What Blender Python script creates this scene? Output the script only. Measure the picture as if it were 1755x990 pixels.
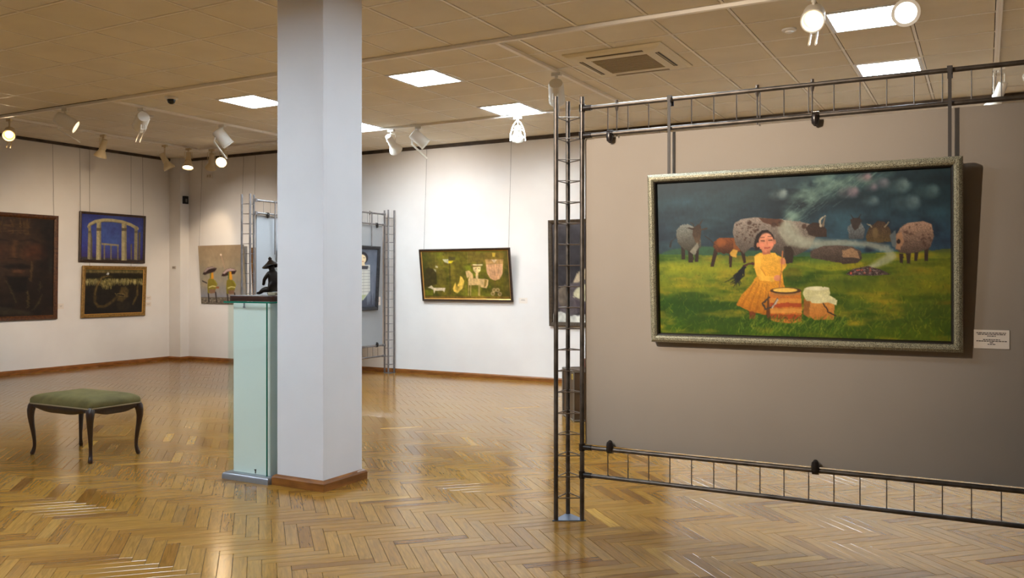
import bpy, bmesh, math, random
import numpy as np
from mathutils import Vector, Matrix, Quaternion, Euler

for o in list(bpy.data.objects):
    bpy.data.objects.remove(o, do_unlink=True)
SC = bpy.context.scene
COL = SC.collection
R = math.radians

# ------------------------------------------------------------------ camera
EYE = 1.434
YAW = 0.50015
FPX = 1482.2
cam_d = bpy.data.cameras.new('camera')
cam_d.sensor_fit = 'HORIZONTAL'
cam_d.sensor_width = 36.0
cam_d.lens = FPX / 1755.0 * 36.0
cam_d.shift_y = -13.8 / 1755.0
cam_d.clip_start = 0.05
cam_d.clip_end = 100
cam = bpy.data.objects.new('camera', cam_d)
COL.objects.link(cam)
cam.location = (0, 0, EYE)
cam.rotation_euler = (R(90), 0, YAW)
SC.camera = cam

# ------------------------------------------------------------------ world and exposure (a closed room: the lamps do the work)
wd = bpy.data.worlds.new('world')
SC.world = wd
wd.use_nodes = True
wd.node_tree.nodes['Background'].inputs[0].default_value = (0.9, 0.93, 1, 1)
wd.node_tree.nodes['Background'].inputs[1].default_value = 0.05
SC.view_settings.view_transform = 'Standard'
SC.view_settings.look = 'None'
SC.view_settings.exposure = 0.88
SC.view_settings.gamma = 1.0
SC.view_settings.use_curve_mapping = False
SC.cycles.max_bounces = 7
SC.cycles.glossy_bounces = 3
SC.cycles.adaptive_threshold = 0.05

PANEL_EMIT = 46.0          # ceiling light panels
SPOT_W = 75.0              # a track spotlight
COOL = (0.74, 0.88, 1.0)
WARM = (1.0, 0.74, 0.47)

# room measures (metres)
XL, XR, YF, YB = -13.02, 5.0, -5.5, 11.015
ZC, ZBAY = 3.502, 3.656            # main ceiling, raised bay at the far left
BAYX, BAYY = -8.75, 6.42           # edges of the raised bay
GX, GY, T = -6.513, 4.0265, 0.6    # ceiling grid


# ------------------------------------------------------------------ helpers
def lin(c):
    return tuple(((v / 255) / 12.92 if v / 255 <= 0.04045 else ((v / 255 + 0.055) / 1.055) ** 2.4) for v in c)


class MB:
    """collects shapes and links them as ONE mesh object"""
    def __init__(self):
        self.v, self.f, self.uv = [], [], None

    def add(self, vs, fs):
        n = len(self.v)
        self.v += [tuple(p) for p in vs]
        self.f += [tuple(i + n for i in f) for f in fs]
        return self

    def box(self, lo, hi):
        x0, y0, z0 = lo
        x1, y1, z1 = hi
        return self.add([(x0, y0, z0), (x1, y0, z0), (x1, y1, z0), (x0, y1, z0), (x0, y0, z1), (x1, y0, z1), (x1, y1, z1), (x0, y1, z1)],
                        [(0, 3, 2, 1), (4, 5, 6, 7), (0, 1, 5, 4), (1, 2, 6, 5), (2, 3, 7, 6), (3, 0, 4, 7)])

    def tube(self, pts, r, n=8, cap=True):
        pts = [Vector(p) for p in pts]
        rs = r if isinstance(r, (list, tuple)) else [r] * len(pts)
        base = len(self.v)
        up = None
        for i, p in enumerate(pts):
            t = (pts[min(i + 1, len(pts) - 1)] - pts[max(i - 1, 0)]).normalized()
            if up is None:
                up = Vector((0, 0, 1)) if abs(t.z) < 0.9 else Vector((1, 0, 0))
            a = t.cross(up).normalized()
            b = a.cross(t).normalized()
            up = b
            for k in range(n):
                w = 2 * math.pi * k / n
                self.v.append(tuple(p + (a * math.cos(w) + b * math.sin(w)) * rs[i]))
        for i in range(len(pts) - 1):
            for k in range(n):
                k2 = (k + 1) % n
                self.f.append((base + i * n + k, base + i * n + k2, base + (i + 1) * n + k2, base + (i + 1) * n + k))
        if cap:
            self.f.append(tuple(base + k for k in reversed(range(n))))
            self.f.append(tuple(base + (len(pts) - 1) * n + k for k in range(n)))
        return self

    def lathe(self, prof, n=20, cap=True):
        """profile (r, z) about the z axis"""
        base = len(self.v)
        for r, z in prof:
            for k in range(n):
                w = 2 * math.pi * k / n
                self.v.append((r * math.cos(w), r * math.sin(w), z))
        for i in range(len(prof) - 1):
            for k in range(n):
                k2 = (k + 1) % n
                self.f.append((base + i * n + k, base + i * n + k2, base + (i + 1) * n + k2, base + (i + 1) * n + k))
        if cap:
            self.f.append(tuple(base + k for k in reversed(range(n))))
            self.f.append(tuple(base + (len(prof) - 1) * n + k for k in range(n)))
        return self

    def prism(self, poly, z0, z1):
        n = len(poly)
        return self.add([(x, y, z0) for x, y in poly] + [(x, y, z1) for x, y in poly],
                        [tuple(reversed(range(n))), tuple(range(n, 2 * n))] + [(i, (i + 1) % n, n + (i + 1) % n, n + i) for i in range(n)])

    def mesh(self, name):
        me = bpy.data.meshes.new(name)
        me.from_pydata(self.v, [], self.f)
        bm = bmesh.new()
        bm.from_mesh(me)
        bmesh.ops.recalc_face_normals(bm, faces=bm.faces)
        bm.to_mesh(me)
        bm.free()
        return me

    def build(self, name, mat, parent=None, smooth=False, bevel=0):
        o = bpy.data.objects.new(name, self.mesh(name))
        COL.objects.link(o)
        o.data.materials.append(mat)
        if smooth:
            shade(o)
        if bevel:
            m = o.modifiers.new('bevel', 'BEVEL')
            m.width = bevel
            m.segments = 2
            m.limit_method = 'ANGLE'
        if parent:
            o.parent = parent
        return o


def shade(o, ang=40):
    me = o.data
    for p in me.polygons:
        p.use_smooth = True
    bm = bmesh.new()
    bm.from_mesh(me)
    for e in bm.edges:
        if len(e.link_faces) == 2 and e.calc_face_angle(0) > R(ang):
            e.smooth = False
    bm.to_mesh(me)
    bm.free()


def empty(name, loc=(0, 0, 0), rot=(0, 0, 0)):
    o = bpy.data.objects.new(name, None)
    o.empty_display_size = 0.05
    COL.objects.link(o)
    o.location = loc
    o.rotation_euler = rot
    return o


def tag(o, label=None, cat=None, group=None, kind=None):
    if label:
        o['label'] = label
    if cat:
        o['category'] = cat
    if group:
        o['group'] = group
    if kind:
        o['kind'] = kind
    return o


def world_child(o, root):
    """parent a mesh that was written in world coordinates"""
    o.parent = root
    m = Matrix.Translation(root.location) @ root.rotation_euler.to_matrix().to_4x4()
    o.matrix_parent_inverse = m.inverted()
    return o


# ------------------------------------------------------------------ materials
def mat(name, color=(0.8, 0.8, 0.8), rough=0.6, metal=0.0, spec=0.5, coat=0.0):
    m = bpy.data.materials.new(name)
    m.use_nodes = True
    b = m.node_tree.nodes['Principled BSDF']
    b.inputs['Base Color'].default_value = (*color, 1)
    b.inputs['Roughness'].default_value = rough
    b.inputs['Metallic'].default_value = metal
    b.inputs['Specular IOR Level'].default_value = spec
    b.inputs['Coat Weight'].default_value = coat
    return m


def nodes(m):
    return m.node_tree.nodes, m.node_tree.links, m.node_tree.nodes['Principled BSDF']


def mottle(m, c1, c2, scale=8, detail=4, lo=0.35, hi=0.65, bump=0.0, stretch=(1, 1, 1), bscale=None, rough=None):
    """noise between two colours in object space, with a fine relief"""
    N, L, B = nodes(m)
    tc = N.new('ShaderNodeTexCoord')
    mp = N.new('ShaderNodeMapping')
    mp.inputs['Scale'].default_value = stretch
    L.new(tc.outputs['Object'], mp.inputs['Vector'])
    nz = N.new('ShaderNodeTexNoise')
    nz.inputs['Scale'].default_value = scale
    nz.inputs['Detail'].default_value = detail
    L.new(mp.outputs[0], nz.inputs['Vector'])
    cr = N.new('ShaderNodeValToRGB')
    cr.color_ramp.elements[0].position = lo
    cr.color_ramp.elements[0].color = (*c1, 1)
    cr.color_ramp.elements[1].position = hi
    cr.color_ramp.elements[1].color = (*c2, 1)
    L.new(nz.outputs['Fac'], cr.inputs['Fac'])
    L.new(cr.outputs[0], B.inputs['Base Color'])
    if rough:
        mr = N.new('ShaderNodeMapRange')
        mr.inputs['To Min'].default_value, mr.inputs['To Max'].default_value = rough
        L.new(nz.outputs['Fac'], mr.inputs['Value'])
        L.new(mr.outputs[0], B.inputs['Roughness'])
    if bump:
        n2 = N.new('ShaderNodeTexNoise')
        n2.inputs['Scale'].default_value = bscale or scale * 10
        L.new(mp.outputs[0], n2.inputs['Vector'])
        bp = N.new('ShaderNodeBump')
        bp.inputs['Strength'].default_value = bump
        bp.inputs['Distance'].default_value = 0.002
        L.new(n2.outputs['Fac'], bp.inputs['Height'])
        L.new(bp.outputs[0], B.inputs['Normal'])
    return m


def emit(name, color, strength):
    m = bpy.data.materials.new(name)
    m.use_nodes = True
    N, L = m.node_tree.nodes, m.node_tree.links
    N.remove(N['Principled BSDF'])
    e = N.new('ShaderNodeEmission')
    e.inputs[0].default_value = (*color, 1)
    e.inputs[1].default_value = strength
    L.new(e.outputs[0], N['Material Output'].inputs[0])
    return m


M = {}
M['wall'] = mottle(mat('wall_paint', rough=0.85, spec=0.25), lin((226, 222, 218)), lin((232, 229, 225)), 1.5, 3, bump=0.08, bscale=60)
M['column'] = mottle(mat('column_paint', rough=0.75, spec=0.3), lin((224, 223, 226)), lin((229, 228, 231)), 2, 3, bump=0.06, bscale=50)
M['tile'] = mottle(mat('ceiling_tile', rough=0.9, spec=0.2), lin((226, 217, 198)), lin((233, 224, 205)), 2.2, 3, bump=0.25, bscale=160)
M['runner'] = mat('grid_runner', lin((240, 232, 218)), 0.45)
M['slab'] = mat('ceiling_slab', lin((70, 60, 50)), 0.9)
M['track'] = mat('track_white', lin((244, 238, 228)), 0.45)
M['base'] = mottle(mat('baseboard_wood', rough=0.35, spec=0.5), lin((112, 66, 24)), lin((150, 94, 40)), 6, 5, stretch=(1, 1, 6), bump=0.1)
M['rail_dark'] = mottle(mat('picture_rail', rough=0.5, metal=0.5), lin((62, 54, 48)), lin((92, 80, 70)), 5)
M['wire'] = mat('hanging_wire', lin((88, 80, 74)), 0.45, 0.6)
M['gun'] = mottle(mat('gunmetal_tube', rough=0.4, metal=0.8), lin((78, 72, 67)), lin((104, 97, 91)), 14, 4, rough=(0.34, 0.52))
M['steel'] = mottle(mat('far_steel_tube', rough=0.4, metal=0.7), lin((122, 118, 118)), lin((140, 136, 136)), 14)
M['rung'] = mat('rung_metal', lin((120, 110, 102)), 0.35, 0.8)
M['plate'] = mat('base_plate', lin((118, 128, 146)), 0.4, 0.6)
M['bar'] = mat('hanging_bar', lin((62, 57, 54)), 0.6, 0.0)
M['clamp'] = mat('clamp_black', lin((42, 36, 34)), 0.25, 0.3)
M['board'] = mottle(mat('screen_board', rough=0.7, spec=0.3), lin((147, 137, 126)), lin((153, 143, 132)), 1.2, 3, bump=0.05, bscale=120)
M['board_far'] = mottle(mat('far_screen_board', rough=0.6, spec=0.3), lin((150, 152, 154)), lin((156, 158, 160)), 1.2, 3)
M['lampw'] = mat('lamp_white', lin((226, 220, 208)), 0.4)
M['lampg'] = mat('lamp_cream', lin((216, 198, 160)), 0.4)
M['lens_off'] = mat('lens_glass', lin((170, 160, 150)), 0.15)
M['bulb'] = emit('bulb_warm', (1, 0.74, 0.42), 12)
M['bulb_soft'] = emit('bulb_soft', (1, 0.82, 0.58), 4)
M['bulb_cool'] = emit('bulb_cool', (0.85, 0.93, 1), 8)
M['diff'] = emit('light_diffuser', COOL, PANEL_EMIT)
M['lightframe'] = mat('light_frame', lin((225, 225, 225)), 0.4)
M['black'] = mat('black_plastic', lin((22, 20, 20)), 0.4)
M['whitep'] = mat('white_plastic', lin((222, 218, 210)), 0.5)
M['ac'] = mat('ac_plastic', lin((226, 214, 182)), 0.5)
M['ac_dark'] = mat('ac_dark', lin((70, 58, 38)), 0.6)
M['ac_slat'] = mat('ac_slat', lin((178, 158, 114)), 0.6)
M['card'] = mat('label_card', lin((226, 216, 205)), 0.7)
M['ink'] = mat('label_ink', lin((58, 46, 42)), 0.8)
M['canvas_side'] = mat('canvas_side', lin((150, 140, 122)), 0.8)


def glass_mat(name, tint, gl=0.06):
    m = bpy.data.materials.new(name)
    m.use_nodes = True
    N, L = m.node_tree.nodes, m.node_tree.links
    N.remove(N['Principled BSDF'])
    t = N.new('ShaderNodeBsdfTransparent')
    t.inputs[0].default_value = (*tint, 1)
    g = N.new('ShaderNodeBsdfGlossy')
    g.inputs['Roughness'].default_value = 0.03
    lw = N.new('ShaderNodeLayerWeight')
    pw = N.new('ShaderNodeMath')
    pw.operation = 'POWER'
    pw.inputs[1].default_value = 5
    L.new(lw.outputs['Facing'], pw.inputs[0])
    fr = N.new('ShaderNodeMath')
    fr.operation = 'MULTIPLY_ADD'
    fr.inputs[1].default_value = 0.6
    fr.inputs[2].default_value = 0.03
    L.new(pw.outputs[0], fr.inputs[0])
    mx = N.new('ShaderNodeMixShader')
    L.new(fr.outputs[0], mx.inputs[0])
    L.new(t.outputs[0], mx.inputs[1])
    L.new(g.outputs[0], mx.inputs[2])
    L.new(mx.outputs[0], N['Material Output'].inputs[0])
    return m


M['glass'] = glass_mat('case_glass', (0.955, 0.985, 0.972))
M['glass_edge'] = mat('glass_edge', (0.01, 0.16, 0.10), 0.1)
M['inner'] = mottle(mat('case_inner', rough=0.35), lin((232, 238, 234)), lin((238, 243, 239)), 1.5)
M['alu'] = mat('case_base_metal', lin((168, 172, 180)), 0.3, 0.7)
M['walnut'] = mottle(mat('dark_walnut', rough=0.3), lin((48, 26, 18)), lin((70, 40, 28)), 12, 5, stretch=(1, 8, 8))
M['bronze'] = mottle(mat('dark_bronze', rough=0.38, metal=0.4), lin((26, 20, 17)), lin((44, 34, 27)), 20)
M['stoolwood'] = mottle(mat('stool_wood', rough=0.28, coat=0.3), lin((30, 18, 13)), lin((48, 27, 18)), 14, 4, stretch=(6, 6, 1))
M['piping'] = mat('stool_piping', lin((128, 110, 78)), 0.8)


def velvet():
    m = mat('green_velvet', rough=0.85, spec=0.2)
    mottle(m, lin((76, 68, 38)), lin((102, 92, 54)), 9, 5, 0.3, 0.7, bump=0.3, bscale=220)
    B = m.node_tree.nodes['Principled BSDF']
    B.inputs['Sheen Weight'].default_value = 0.5
    B.inputs['Sheen Tint'].default_value = (*lin((170, 160, 110)), 1)
    return m


M['velvet'] = velvet()


def parquet_mat():
    m = mat('parquet_oak', rough=0.2, spec=0.38)
    N, L, B = nodes(m)
    at = N.new('ShaderNodeAttribute')
    at.attribute_name = 'tone'
    cr = N.new('ShaderNodeValToRGB')
    st = [(0.0, (112, 72, 26)), (0.22, (134, 92, 34)), (0.45, (147, 104, 40)), (0.65, (154, 112, 46)), (0.82, (144, 106, 52)), (1.0, (180, 136, 58))]
    e = cr.color_ramp.elements
    e[0].position, e[0].color = st[0][0], (*lin(st[0][1]), 1)
    e[1].position, e[1].color = st[-1][0], (*lin(st[-1][1]), 1)
    for p, c in st[1:-1]:
        k = e.new(p)
        k.color = (*lin(c), 1)
    L.new(at.outputs['Fac'], cr.inputs['Fac'])
    uv = N.new('ShaderNodeUVMap')
    uv.uv_map = 'grain'
    mp = N.new('ShaderNodeMapping')
    mp.inputs['Scale'].default_value = (5, 55, 1)
    L.new(uv.outputs[0], mp.inputs[0])
    nz = N.new('ShaderNodeTexNoise')
    nz.inputs['Scale'].default_value = 1.0
    nz.inputs['Detail'].default_value = 6
    nz.inputs['Distortion'].default_value = 1.2
    L.new(mp.outputs[0], nz.inputs['Vector'])
    gr = N.new('ShaderNodeMapRange')
    gr.inputs['From Min'].default_value, gr.inputs['From Max'].default_value = 0.3, 0.7
    gr.inputs['To Min'].default_value, gr.inputs['To Max'].default_value = 0.72, 1.14
    L.new(nz.outputs['Fac'], gr.inputs['Value'])
    mx = N.new('ShaderNodeMix')
    mx.data_type = 'RGBA'
    mx.blend_type = 'MULTIPLY'
    mx.inputs['Factor'].default_value = 1
    L.new(cr.outputs[0], mx.inputs['A'])
    L.new(gr.outputs[0], mx.inputs['B'])
    L.new(mx.outputs['Result'], B.inputs['Base Color'])
    rr = N.new('ShaderNodeMapRange')
    rr.inputs['To Min'].default_value, rr.inputs['To Max'].default_value = 0.12, 0.21
    L.new(nz.outputs['Fac'], rr.inputs['Value'])
    L.new(rr.outputs[0], B.inputs['Roughness'])
    bp = N.new('ShaderNodeBump')
    bp.inputs['Strength'].default_value = 0.06
    bp.inputs['Distance'].default_value = 0.001
    L.new(nz.outputs['Fac'], bp.inputs['Height'])
    L.new(bp.outputs[0], B.inputs['Normal'])
    return m


M['parquet'] = parquet_mat()
M['subfloor'] = mat('joint_dark', lin((44, 26, 14)), 0.8)


def frame_mat(name, c1, c2, metal, rough, scale=30, lo=0.35, hi=0.6):
    return mottle(mat(name, rough=rough, metal=metal), c1, c2, scale, 6, lo, hi, bump=0.25, bscale=90)


M['fr_silver'] = frame_mat('antique_silver', lin((66, 62, 48)), lin((186, 182, 156)), 0.4, 0.36, 260, 0.36, 0.62)
M['fr_inner'] = mat('frame_dark_slip', lin((30, 24, 18)), 0.4)
M['fr_brown'] = frame_mat('brown_frame', lin((62, 34, 16)), lin((92, 54, 24)), 0.1, 0.4)
M['fr_dark'] = frame_mat('dark_frame', lin((44, 30, 22)), lin((62, 44, 34)), 0.1, 0.35)
M['fr_gold'] = frame_mat('gold_frame', lin((122, 92, 40)), lin((158, 122, 62)), 0.3, 0.4)
M['fr_goldslip'] = mat('gold_slip', lin((196, 150, 78)), 0.35, 0.5)
M['fr_black'] = frame_mat('black_frame', lin((26, 26, 30)), lin((44, 44, 48)), 0.1, 0.4)
M['fr_olive'] = frame_mat('olive_frame', lin((56, 46, 36)), lin((78, 64, 48)), 0.1, 0.4)
M['fr_pale'] = frame_mat('pale_frame', lin((196, 184, 160)), lin((212, 200, 178)), 0.0, 0.5)
M['paint'] = {}


def paint_mat():
    m = mat('oil_paint', rough=0.42, spec=0.35)
    N, L, B = nodes(m)
    at = N.new('ShaderNodeAttribute')
    at.attribute_name = 'paint'
    L.new(at.outputs['Color'], B.inputs['Base Color'])
    tc = N.new('ShaderNodeTexCoord')
    nz = N.new('ShaderNodeTexNoise')
    nz.inputs['Scale'].default_value = 140
    L.new(tc.outputs['Object'], nz.inputs['Vector'])
    bp = N.new('ShaderNodeBump')
    bp.inputs['Strength'].default_value = 0.12
    bp.inputs['Distance'].default_value = 0.001
    L.new(nz.outputs['Fac'], bp.inputs['Height'])
    L.new(bp.outputs[0], B.inputs['Normal'])
    return m


M['oil'] = paint_mat()

# ------------------------------------------------------------------ the setting: walls, floor, ceiling


def struct(o):
    o['kind'] = 'structure'
    return o


struct(MB().box((XL - 0.2, YF - 0.2, -0.1), (XL, YB + 0.2, 4.0)).build('wall_left', M['wall']))
struct(MB().box((XL, YB, -0.1), (XR, YB + 0.2, 4.0)).build('wall_back', M['wall']))
struct(MB().box((XR, YF - 0.2, -0.1), (XR + 0.2, YB + 0.2, 4.0)).build('wall_right', M['wall']))
struct(MB().box((XL, YF - 0.2, -0.1), (XR, YF, 4.0)).build('wall_front', M['wall']))
struct(MB().box((XL, 10.817, 0), (-12.73, YB, ZBAY)).build('wall_corner', M['wall'], bevel=0.004))


def skirting(name, a, b, nrm, hh=0.066, th=0.018):
    """moulded baseboard along a-b, standing off the wall along nrm"""
    a, b, nrm = Vector(a), Vector(b), Vector(nrm)
    prof = [(0, 0), (th, 0), (th, hh * 0.7), (th * 0.75, hh * 0.86), (th * 0.35, hh), (0, hh)]
    vs = []
    for p in (a, b):
        for d, z in prof:
            vs.append((p.x + nrm.x * d, p.y + nrm.y * d, z))
    n = len(prof)
    fs = [(i, (i + 1) % n, n + (i + 1) % n, n + i) for i in range(n)] + [tuple(reversed(range(n))), tuple(range(n, 2 * n))]
    return MB().add(vs, fs)


struct(skirting('b', (XL, YF), (XL, 10.817), (1, 0)).build('baseboard_left', M['base']))
struct(skirting('b', (-12.73, YB), (XR, YB), (0, -1)).build('baseboard_back', M['base']))
struct(skirting('b', (XR, YF), (XR, YB), (-1, 0)).build('baseboard_right', M['base']))
struct(skirting('b', (XL, YF), (XR, YF), (0, 1)).build('baseboard_front', M['base']))
cb = skirting('b', (XL, 10.817), (-12.712, 10.817), (0, -1))
c2 = skirting('b', (-12.73, 10.817), (-12.73, YB), (1, 0))
cb.add(c2.v, c2.f)
struct(cb.build('baseboard_corner', M['base']))


def ring_mould(x0, x1, y0, y1, prof):
    """mitred moulding round a rectangle; prof = (inset, z)"""
    n = len(prof)
    vs, fs = [], []
    for cx, cy, sx, sy in ((x0, y0, 1, 1), (x1, y0, -1, 1), (x1, y1, -1, -1), (x0, y1, 1, -1)):
        vs += [(cx + sx * d, cy + sy * d, z) for d, z in prof]
    for k in range(4):
        for i in range(n):
            a, b = k * n, ((k + 1) % 4) * n
            fs.append((a + i, b + i, b + (i + 1) % n, a + (i + 1) % n))
    return MB().add(vs, fs)


# dark picture rails under the ceiling
struct(MB().box((XL, YF, ZC - 0.045), (XL + 0.03, BAYY, ZC)).box((XL, BAYY, ZBAY - 0.045), (XL + 0.03, 10.817, ZBAY)).build('trim_1', M['rail_dark']))
struct(MB().box((-12.73, YB - 0.03, ZBAY - 0.045), (BAYX, YB, ZBAY)).build('trim_2', M['rail_dark']))
struct(MB().box((BAYX, YB - 0.03, ZC - 0.05), (XR, YB, ZC)).build('trim_3', M['rail_dark']))


# --- which pieces show in the photo, and how large
CS, SN = math.cos(YAW), math.sin(YAW)


def seen(x, y, z, m=60):
    xc, d = x * CS + y * SN, -x * SN + y * CS
    if d < 0.4:
        return None
    u, v = 877.5 + FPX * xc / d, 481.2 - FPX * (z - EYE) / d
    return d if -m < u < 1755 + m and -m < v < 990 + m else None


# --- herringbone parquet
rng = random.Random(7)
floor = struct(MB().box((XL, YF, -0.1), (XR, YB, -0.006)).build('floor', M['subfloor']))
PW, PL = 0.0712, 0.4125
OX, OY = -3.417, 3.822
S2 = math.sqrt(0.5)
planks = []
for n in range(-16, 14):
    for k in range(-110, 95):
        for kind in (0, 1):
            if kind == 0:
                a0, b0, la, lb = k * PW, -k * PW, PL, PW
            else:
                a0, b0, la, lb = k * PW, -k * PW - PL, PW, PL
            a0 -= n * PL
            b0 -= n * PL
            ca, cb_ = a0 + la / 2, b0 + lb / 2
            x, y = OX + (ca - cb_) * S2, OY + (ca + cb_) * S2
            if XL - 0.12 < x < XR + 0.12 and YF - 0.12 < y < YB + 0.12:
                planks.append((x, y, kind))


def plank_geo(x, y, kind):
    """a slightly tilted plank with eased edges, long axis at +45 or -45 degrees"""
    ux, uy = (S2, S2) if kind == 0 else (S2, -S2)
    vx, vy = -uy, ux
    hl, hw, g = PL / 2 - 0.0007, PW / 2 - 0.0008, 0.0012
    dz = rng.uniform(-0.0002, 0.0002)
    tu, tv = rng.gauss(0, 0.0008), rng.gauss(0, 0.0018)
    vs = []
    for sl, sw, z in ((hl - g, hw - g, 0), (hl, hw, -0.0012), (hl, hw, -0.006)):
        for a, b in ((-1, -1), (1, -1), (1, 1), (-1, 1)):
            p, q = a * sl, b * sw
            X = min(max(x + ux * p + vx * q, XL), XR)
            Y = min(max(y + uy * p + vy * q, YF), YB)
            vs.append((X, Y, z + dz + tu * p + tv * q if z > -0.005 else z))
    fs = [(0, 1, 2, 3)]
    for lv in (0, 4):
        for i in range(4):
            fs.append((lv + i, lv + 4 + i, lv + 4 + (i + 1) % 4, lv + (i + 1) % 4))
    loc = [(a * hl, b * hw) for a, b in ((-1, -1), (1, -1), (1, 1), (-1, 1))]
    return vs, fs, loc * 3


def plank_mesh(items, name):
    V, F, U, TN = [], [], [], []
    for x, y, kind in items:
        vs, fs, loc = plank_geo(x, y, kind)
        n = len(V)
        V += vs
        F += [tuple(i + n for i in f) for f in fs]
        ru, rv = rng.uniform(0, 50), rng.uniform(0, 50)
        U += [(p + ru, q + rv) for p, q in loc]
        t = min(max(rng.gauss(0.52, 0.19), 0.04), 1)
        TN += [t] * len(vs)
    me = bpy.data.meshes.new(name)
    me.from_pydata(V, [], F)
    a = me.attributes.new('tone', 'FLOAT', 'POINT')
    a.data.foreach_set('value', TN)
    uvl = me.uv_layers.new(name='grain')
    li = np.empty(len(me.loops), dtype=np.int32)
    me.loops.foreach_get('vertex_index', li)
    uvl.data.foreach_set('uv', np.array(U, dtype=np.float32)[li].ravel())
    me.materials.append(M['parquet'])
    return me


vis = [(seen(x, y, 0, 30), (x, y, k)) for x, y, k in planks]
near = sorted([q for q in vis if q[0]], key=lambda q: q[0])[:300]
nearset = {q[1] for q in near}
for d, it in near:
    o = bpy.data.objects.new('plank', plank_mesh([it], 'plank'))
    COL.objects.link(o)
    o.parent = floor
o = bpy.data.objects.new('parquet_planks', plank_mesh([q for q in planks if q not in nearset], 'parquet_planks'))
COL.objects.link(o)
o.parent = floor
o['kind'] = 'stuff'

# --- suspended ceiling: slab, grid runners, tiles
ceiling = struct(MB().box((XL, YF, ZC + 0.03), (XR, BAYY, ZC + 0.12)).box((BAYX, BAYY, ZC + 0.03), (XR, YB, ZC + 0.12))
                 .box((XL, BAYY, ZBAY + 0.03), (BAYX, YB, ZBAY + 0.12)).box((BAYX - 0.02, BAYY, ZC), (BAYX, YB, ZBAY + 0.03))
                 .box((XL, BAYY - 0.02, ZC), (BAYX, BAYY, ZBAY + 0.03)).build('ceiling', M['slab']))
LIGHT_CELLS = [(-2, 5), (2, 5), (9, 5), (-2, 8), (2, 8), (9, 8)]
UNSEEN_LIGHTS = [(-3, -4), (2, -3), (5, -4), (7, 1), (-4, -9), (3, -9)]  # added panels out of view, placed to brighten the column, floor and room
cells = []
for i in range(-11, 20):
    for j in range(-16, 12):
        cells.append((i, j))


def clip_rect(x0, x1, y0, y1, region):
    a0, a1, b0, b1 = region
    x0, x1, y0, y1 = max(x0, a0), min(x1, a1), max(y0, b0), min(y1, b1)
    return (x0, x1, y0, y1) if x1 - x0 > 0.03 and y1 - y0 > 0.03 else None


REG = [((XL, XR, YF, BAYY), ZC), ((BAYX, XR, BAYY, YB), ZC), ((XL, BAYX, BAYY, YB), ZBAY)]
tiles = []
for (i, j) in cells:
    if (i, j) in LIGHT_CELLS or (i, j) in UNSEEN_LIGHTS:
        continue
    for reg, z in REG:
        r = clip_rect(GX + T * i + 0.0165, GX + T * (i + 1) - 0.0165, GY + T * j + 0.0165, GY + T * (j + 1) - 0.0165, reg)
        if r:
            tiles.append((r, z))


def tile_mb(mb, r, z):
    x0, x1, y0, y1 = r
    g = 0.006
    zt = z + 0.005
    return mb.add([(x0 + g, y0 + g, zt - 0.004), (x1 - g, y0 + g, zt - 0.004), (x1 - g, y1 - g, zt - 0.004), (x0 + g, y1 - g, zt - 0.004),
                   (x0, y0, zt), (x1, y0, zt), (x1, y1, zt), (x0, y1, zt),
                   (x0, y0, zt + 0.014), (x1, y0, zt + 0.014), (x1, y1, zt + 0.014), (x0, y1, zt + 0.014)],
                  [(3, 2, 1, 0)] + [(a, (a + 1) % 4, 4 + (a + 1) % 4, 4 + a) for a in range(4)] + [(4 + a, 4 + (a + 1) % 4, 8 + (a + 1) % 4, 8 + a) for a in range(4)] + [(8, 9, 10, 11)])


tv = sorted(tiles, key=lambda t: seen((t[0][0] + t[0][1]) / 2, (t[0][2] + t[0][3]) / 2, t[1], 60) or 1e3)
shown, rest = tv[:300], tv[300:]
for r, z in shown:
    tile_mb(MB(), r, z).build('ceiling_tile', M['tile'], ceiling)
mb = MB()
for r, z in rest:
    tile_mb(mb, r, z)
mb.build('ceiling_tiles', M['tile'], ceiling)['kind'] = 'stuff'
for reg, z in REG:
    for i in range(-11, 20):
        x = GX + T * i
        if reg[0] < x < reg[1]:
            MB().box((x - 0.011, reg[2], z), (x + 0.011, reg[3], z + 0.012)).build('grid_runner', M['runner'], ceiling)
    for j in range(-16, 12):
        y = GY + T * j
        if reg[2] < y < reg[3]:
            MB().box((reg[0], y - 0.011, z + 0.001), (reg[1], y + 0.011, z + 0.012)).build('grid_runner', M['runner'], ceiling)


# --- recessed light panels
def ceiling_light(i, j, label, group='recessed ceiling light panels'):
    x0, y0 = GX + T * i, GY + T * j
    t = empty('ceiling_light', (x0 + 0.3, y0 + 0.3, ZC))
    a, b = 0.293, 0.262
    f = MB()
    for lo, hi in (((-a, -a), (a, -b)), ((-a, b), (a, a)), ((-a, -b), (-b, b)), ((b, -b), (a, b))):
        f.box((*lo, -0.006), (*hi, 0.02))
    f.build('frame', M['lightframe'], t)
    MB().box((-b, -b, 0.004), (b, b, 0.012)).build('diffuser', M['diff'], t)
    for k in range(1, 4):
        y = -b + 2 * b * k / 4
        MB().box((-b, y - 0.004, -0.005), (b, y + 0.004, 0.004)).build('louvre', M['lightframe'], t)
    tag(t, label, 'ceiling light', group)


for c, lb in zip(LIGHT_CELLS, [
        'recessed square light panel left of the white column, beside the black dome camera',
        'recessed square light panel just right of the column, nearest to the front ceiling track',
        'recessed light panel behind the round lamp, nearest to the upper right edge',
        'recessed light panel in the back row, cut off by the column edge',
        'recessed light panel above the arched bracket spotlight on the back track',
        'recessed light panel just above the top rail of the near exhibition screen']):
    ceiling_light(*c, lb)
for c in UNSEEN_LIGHTS:
    ceiling_light(*c, 'added out-of-view light panel brightening the column and floor', 'added light panels out of view')


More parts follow.
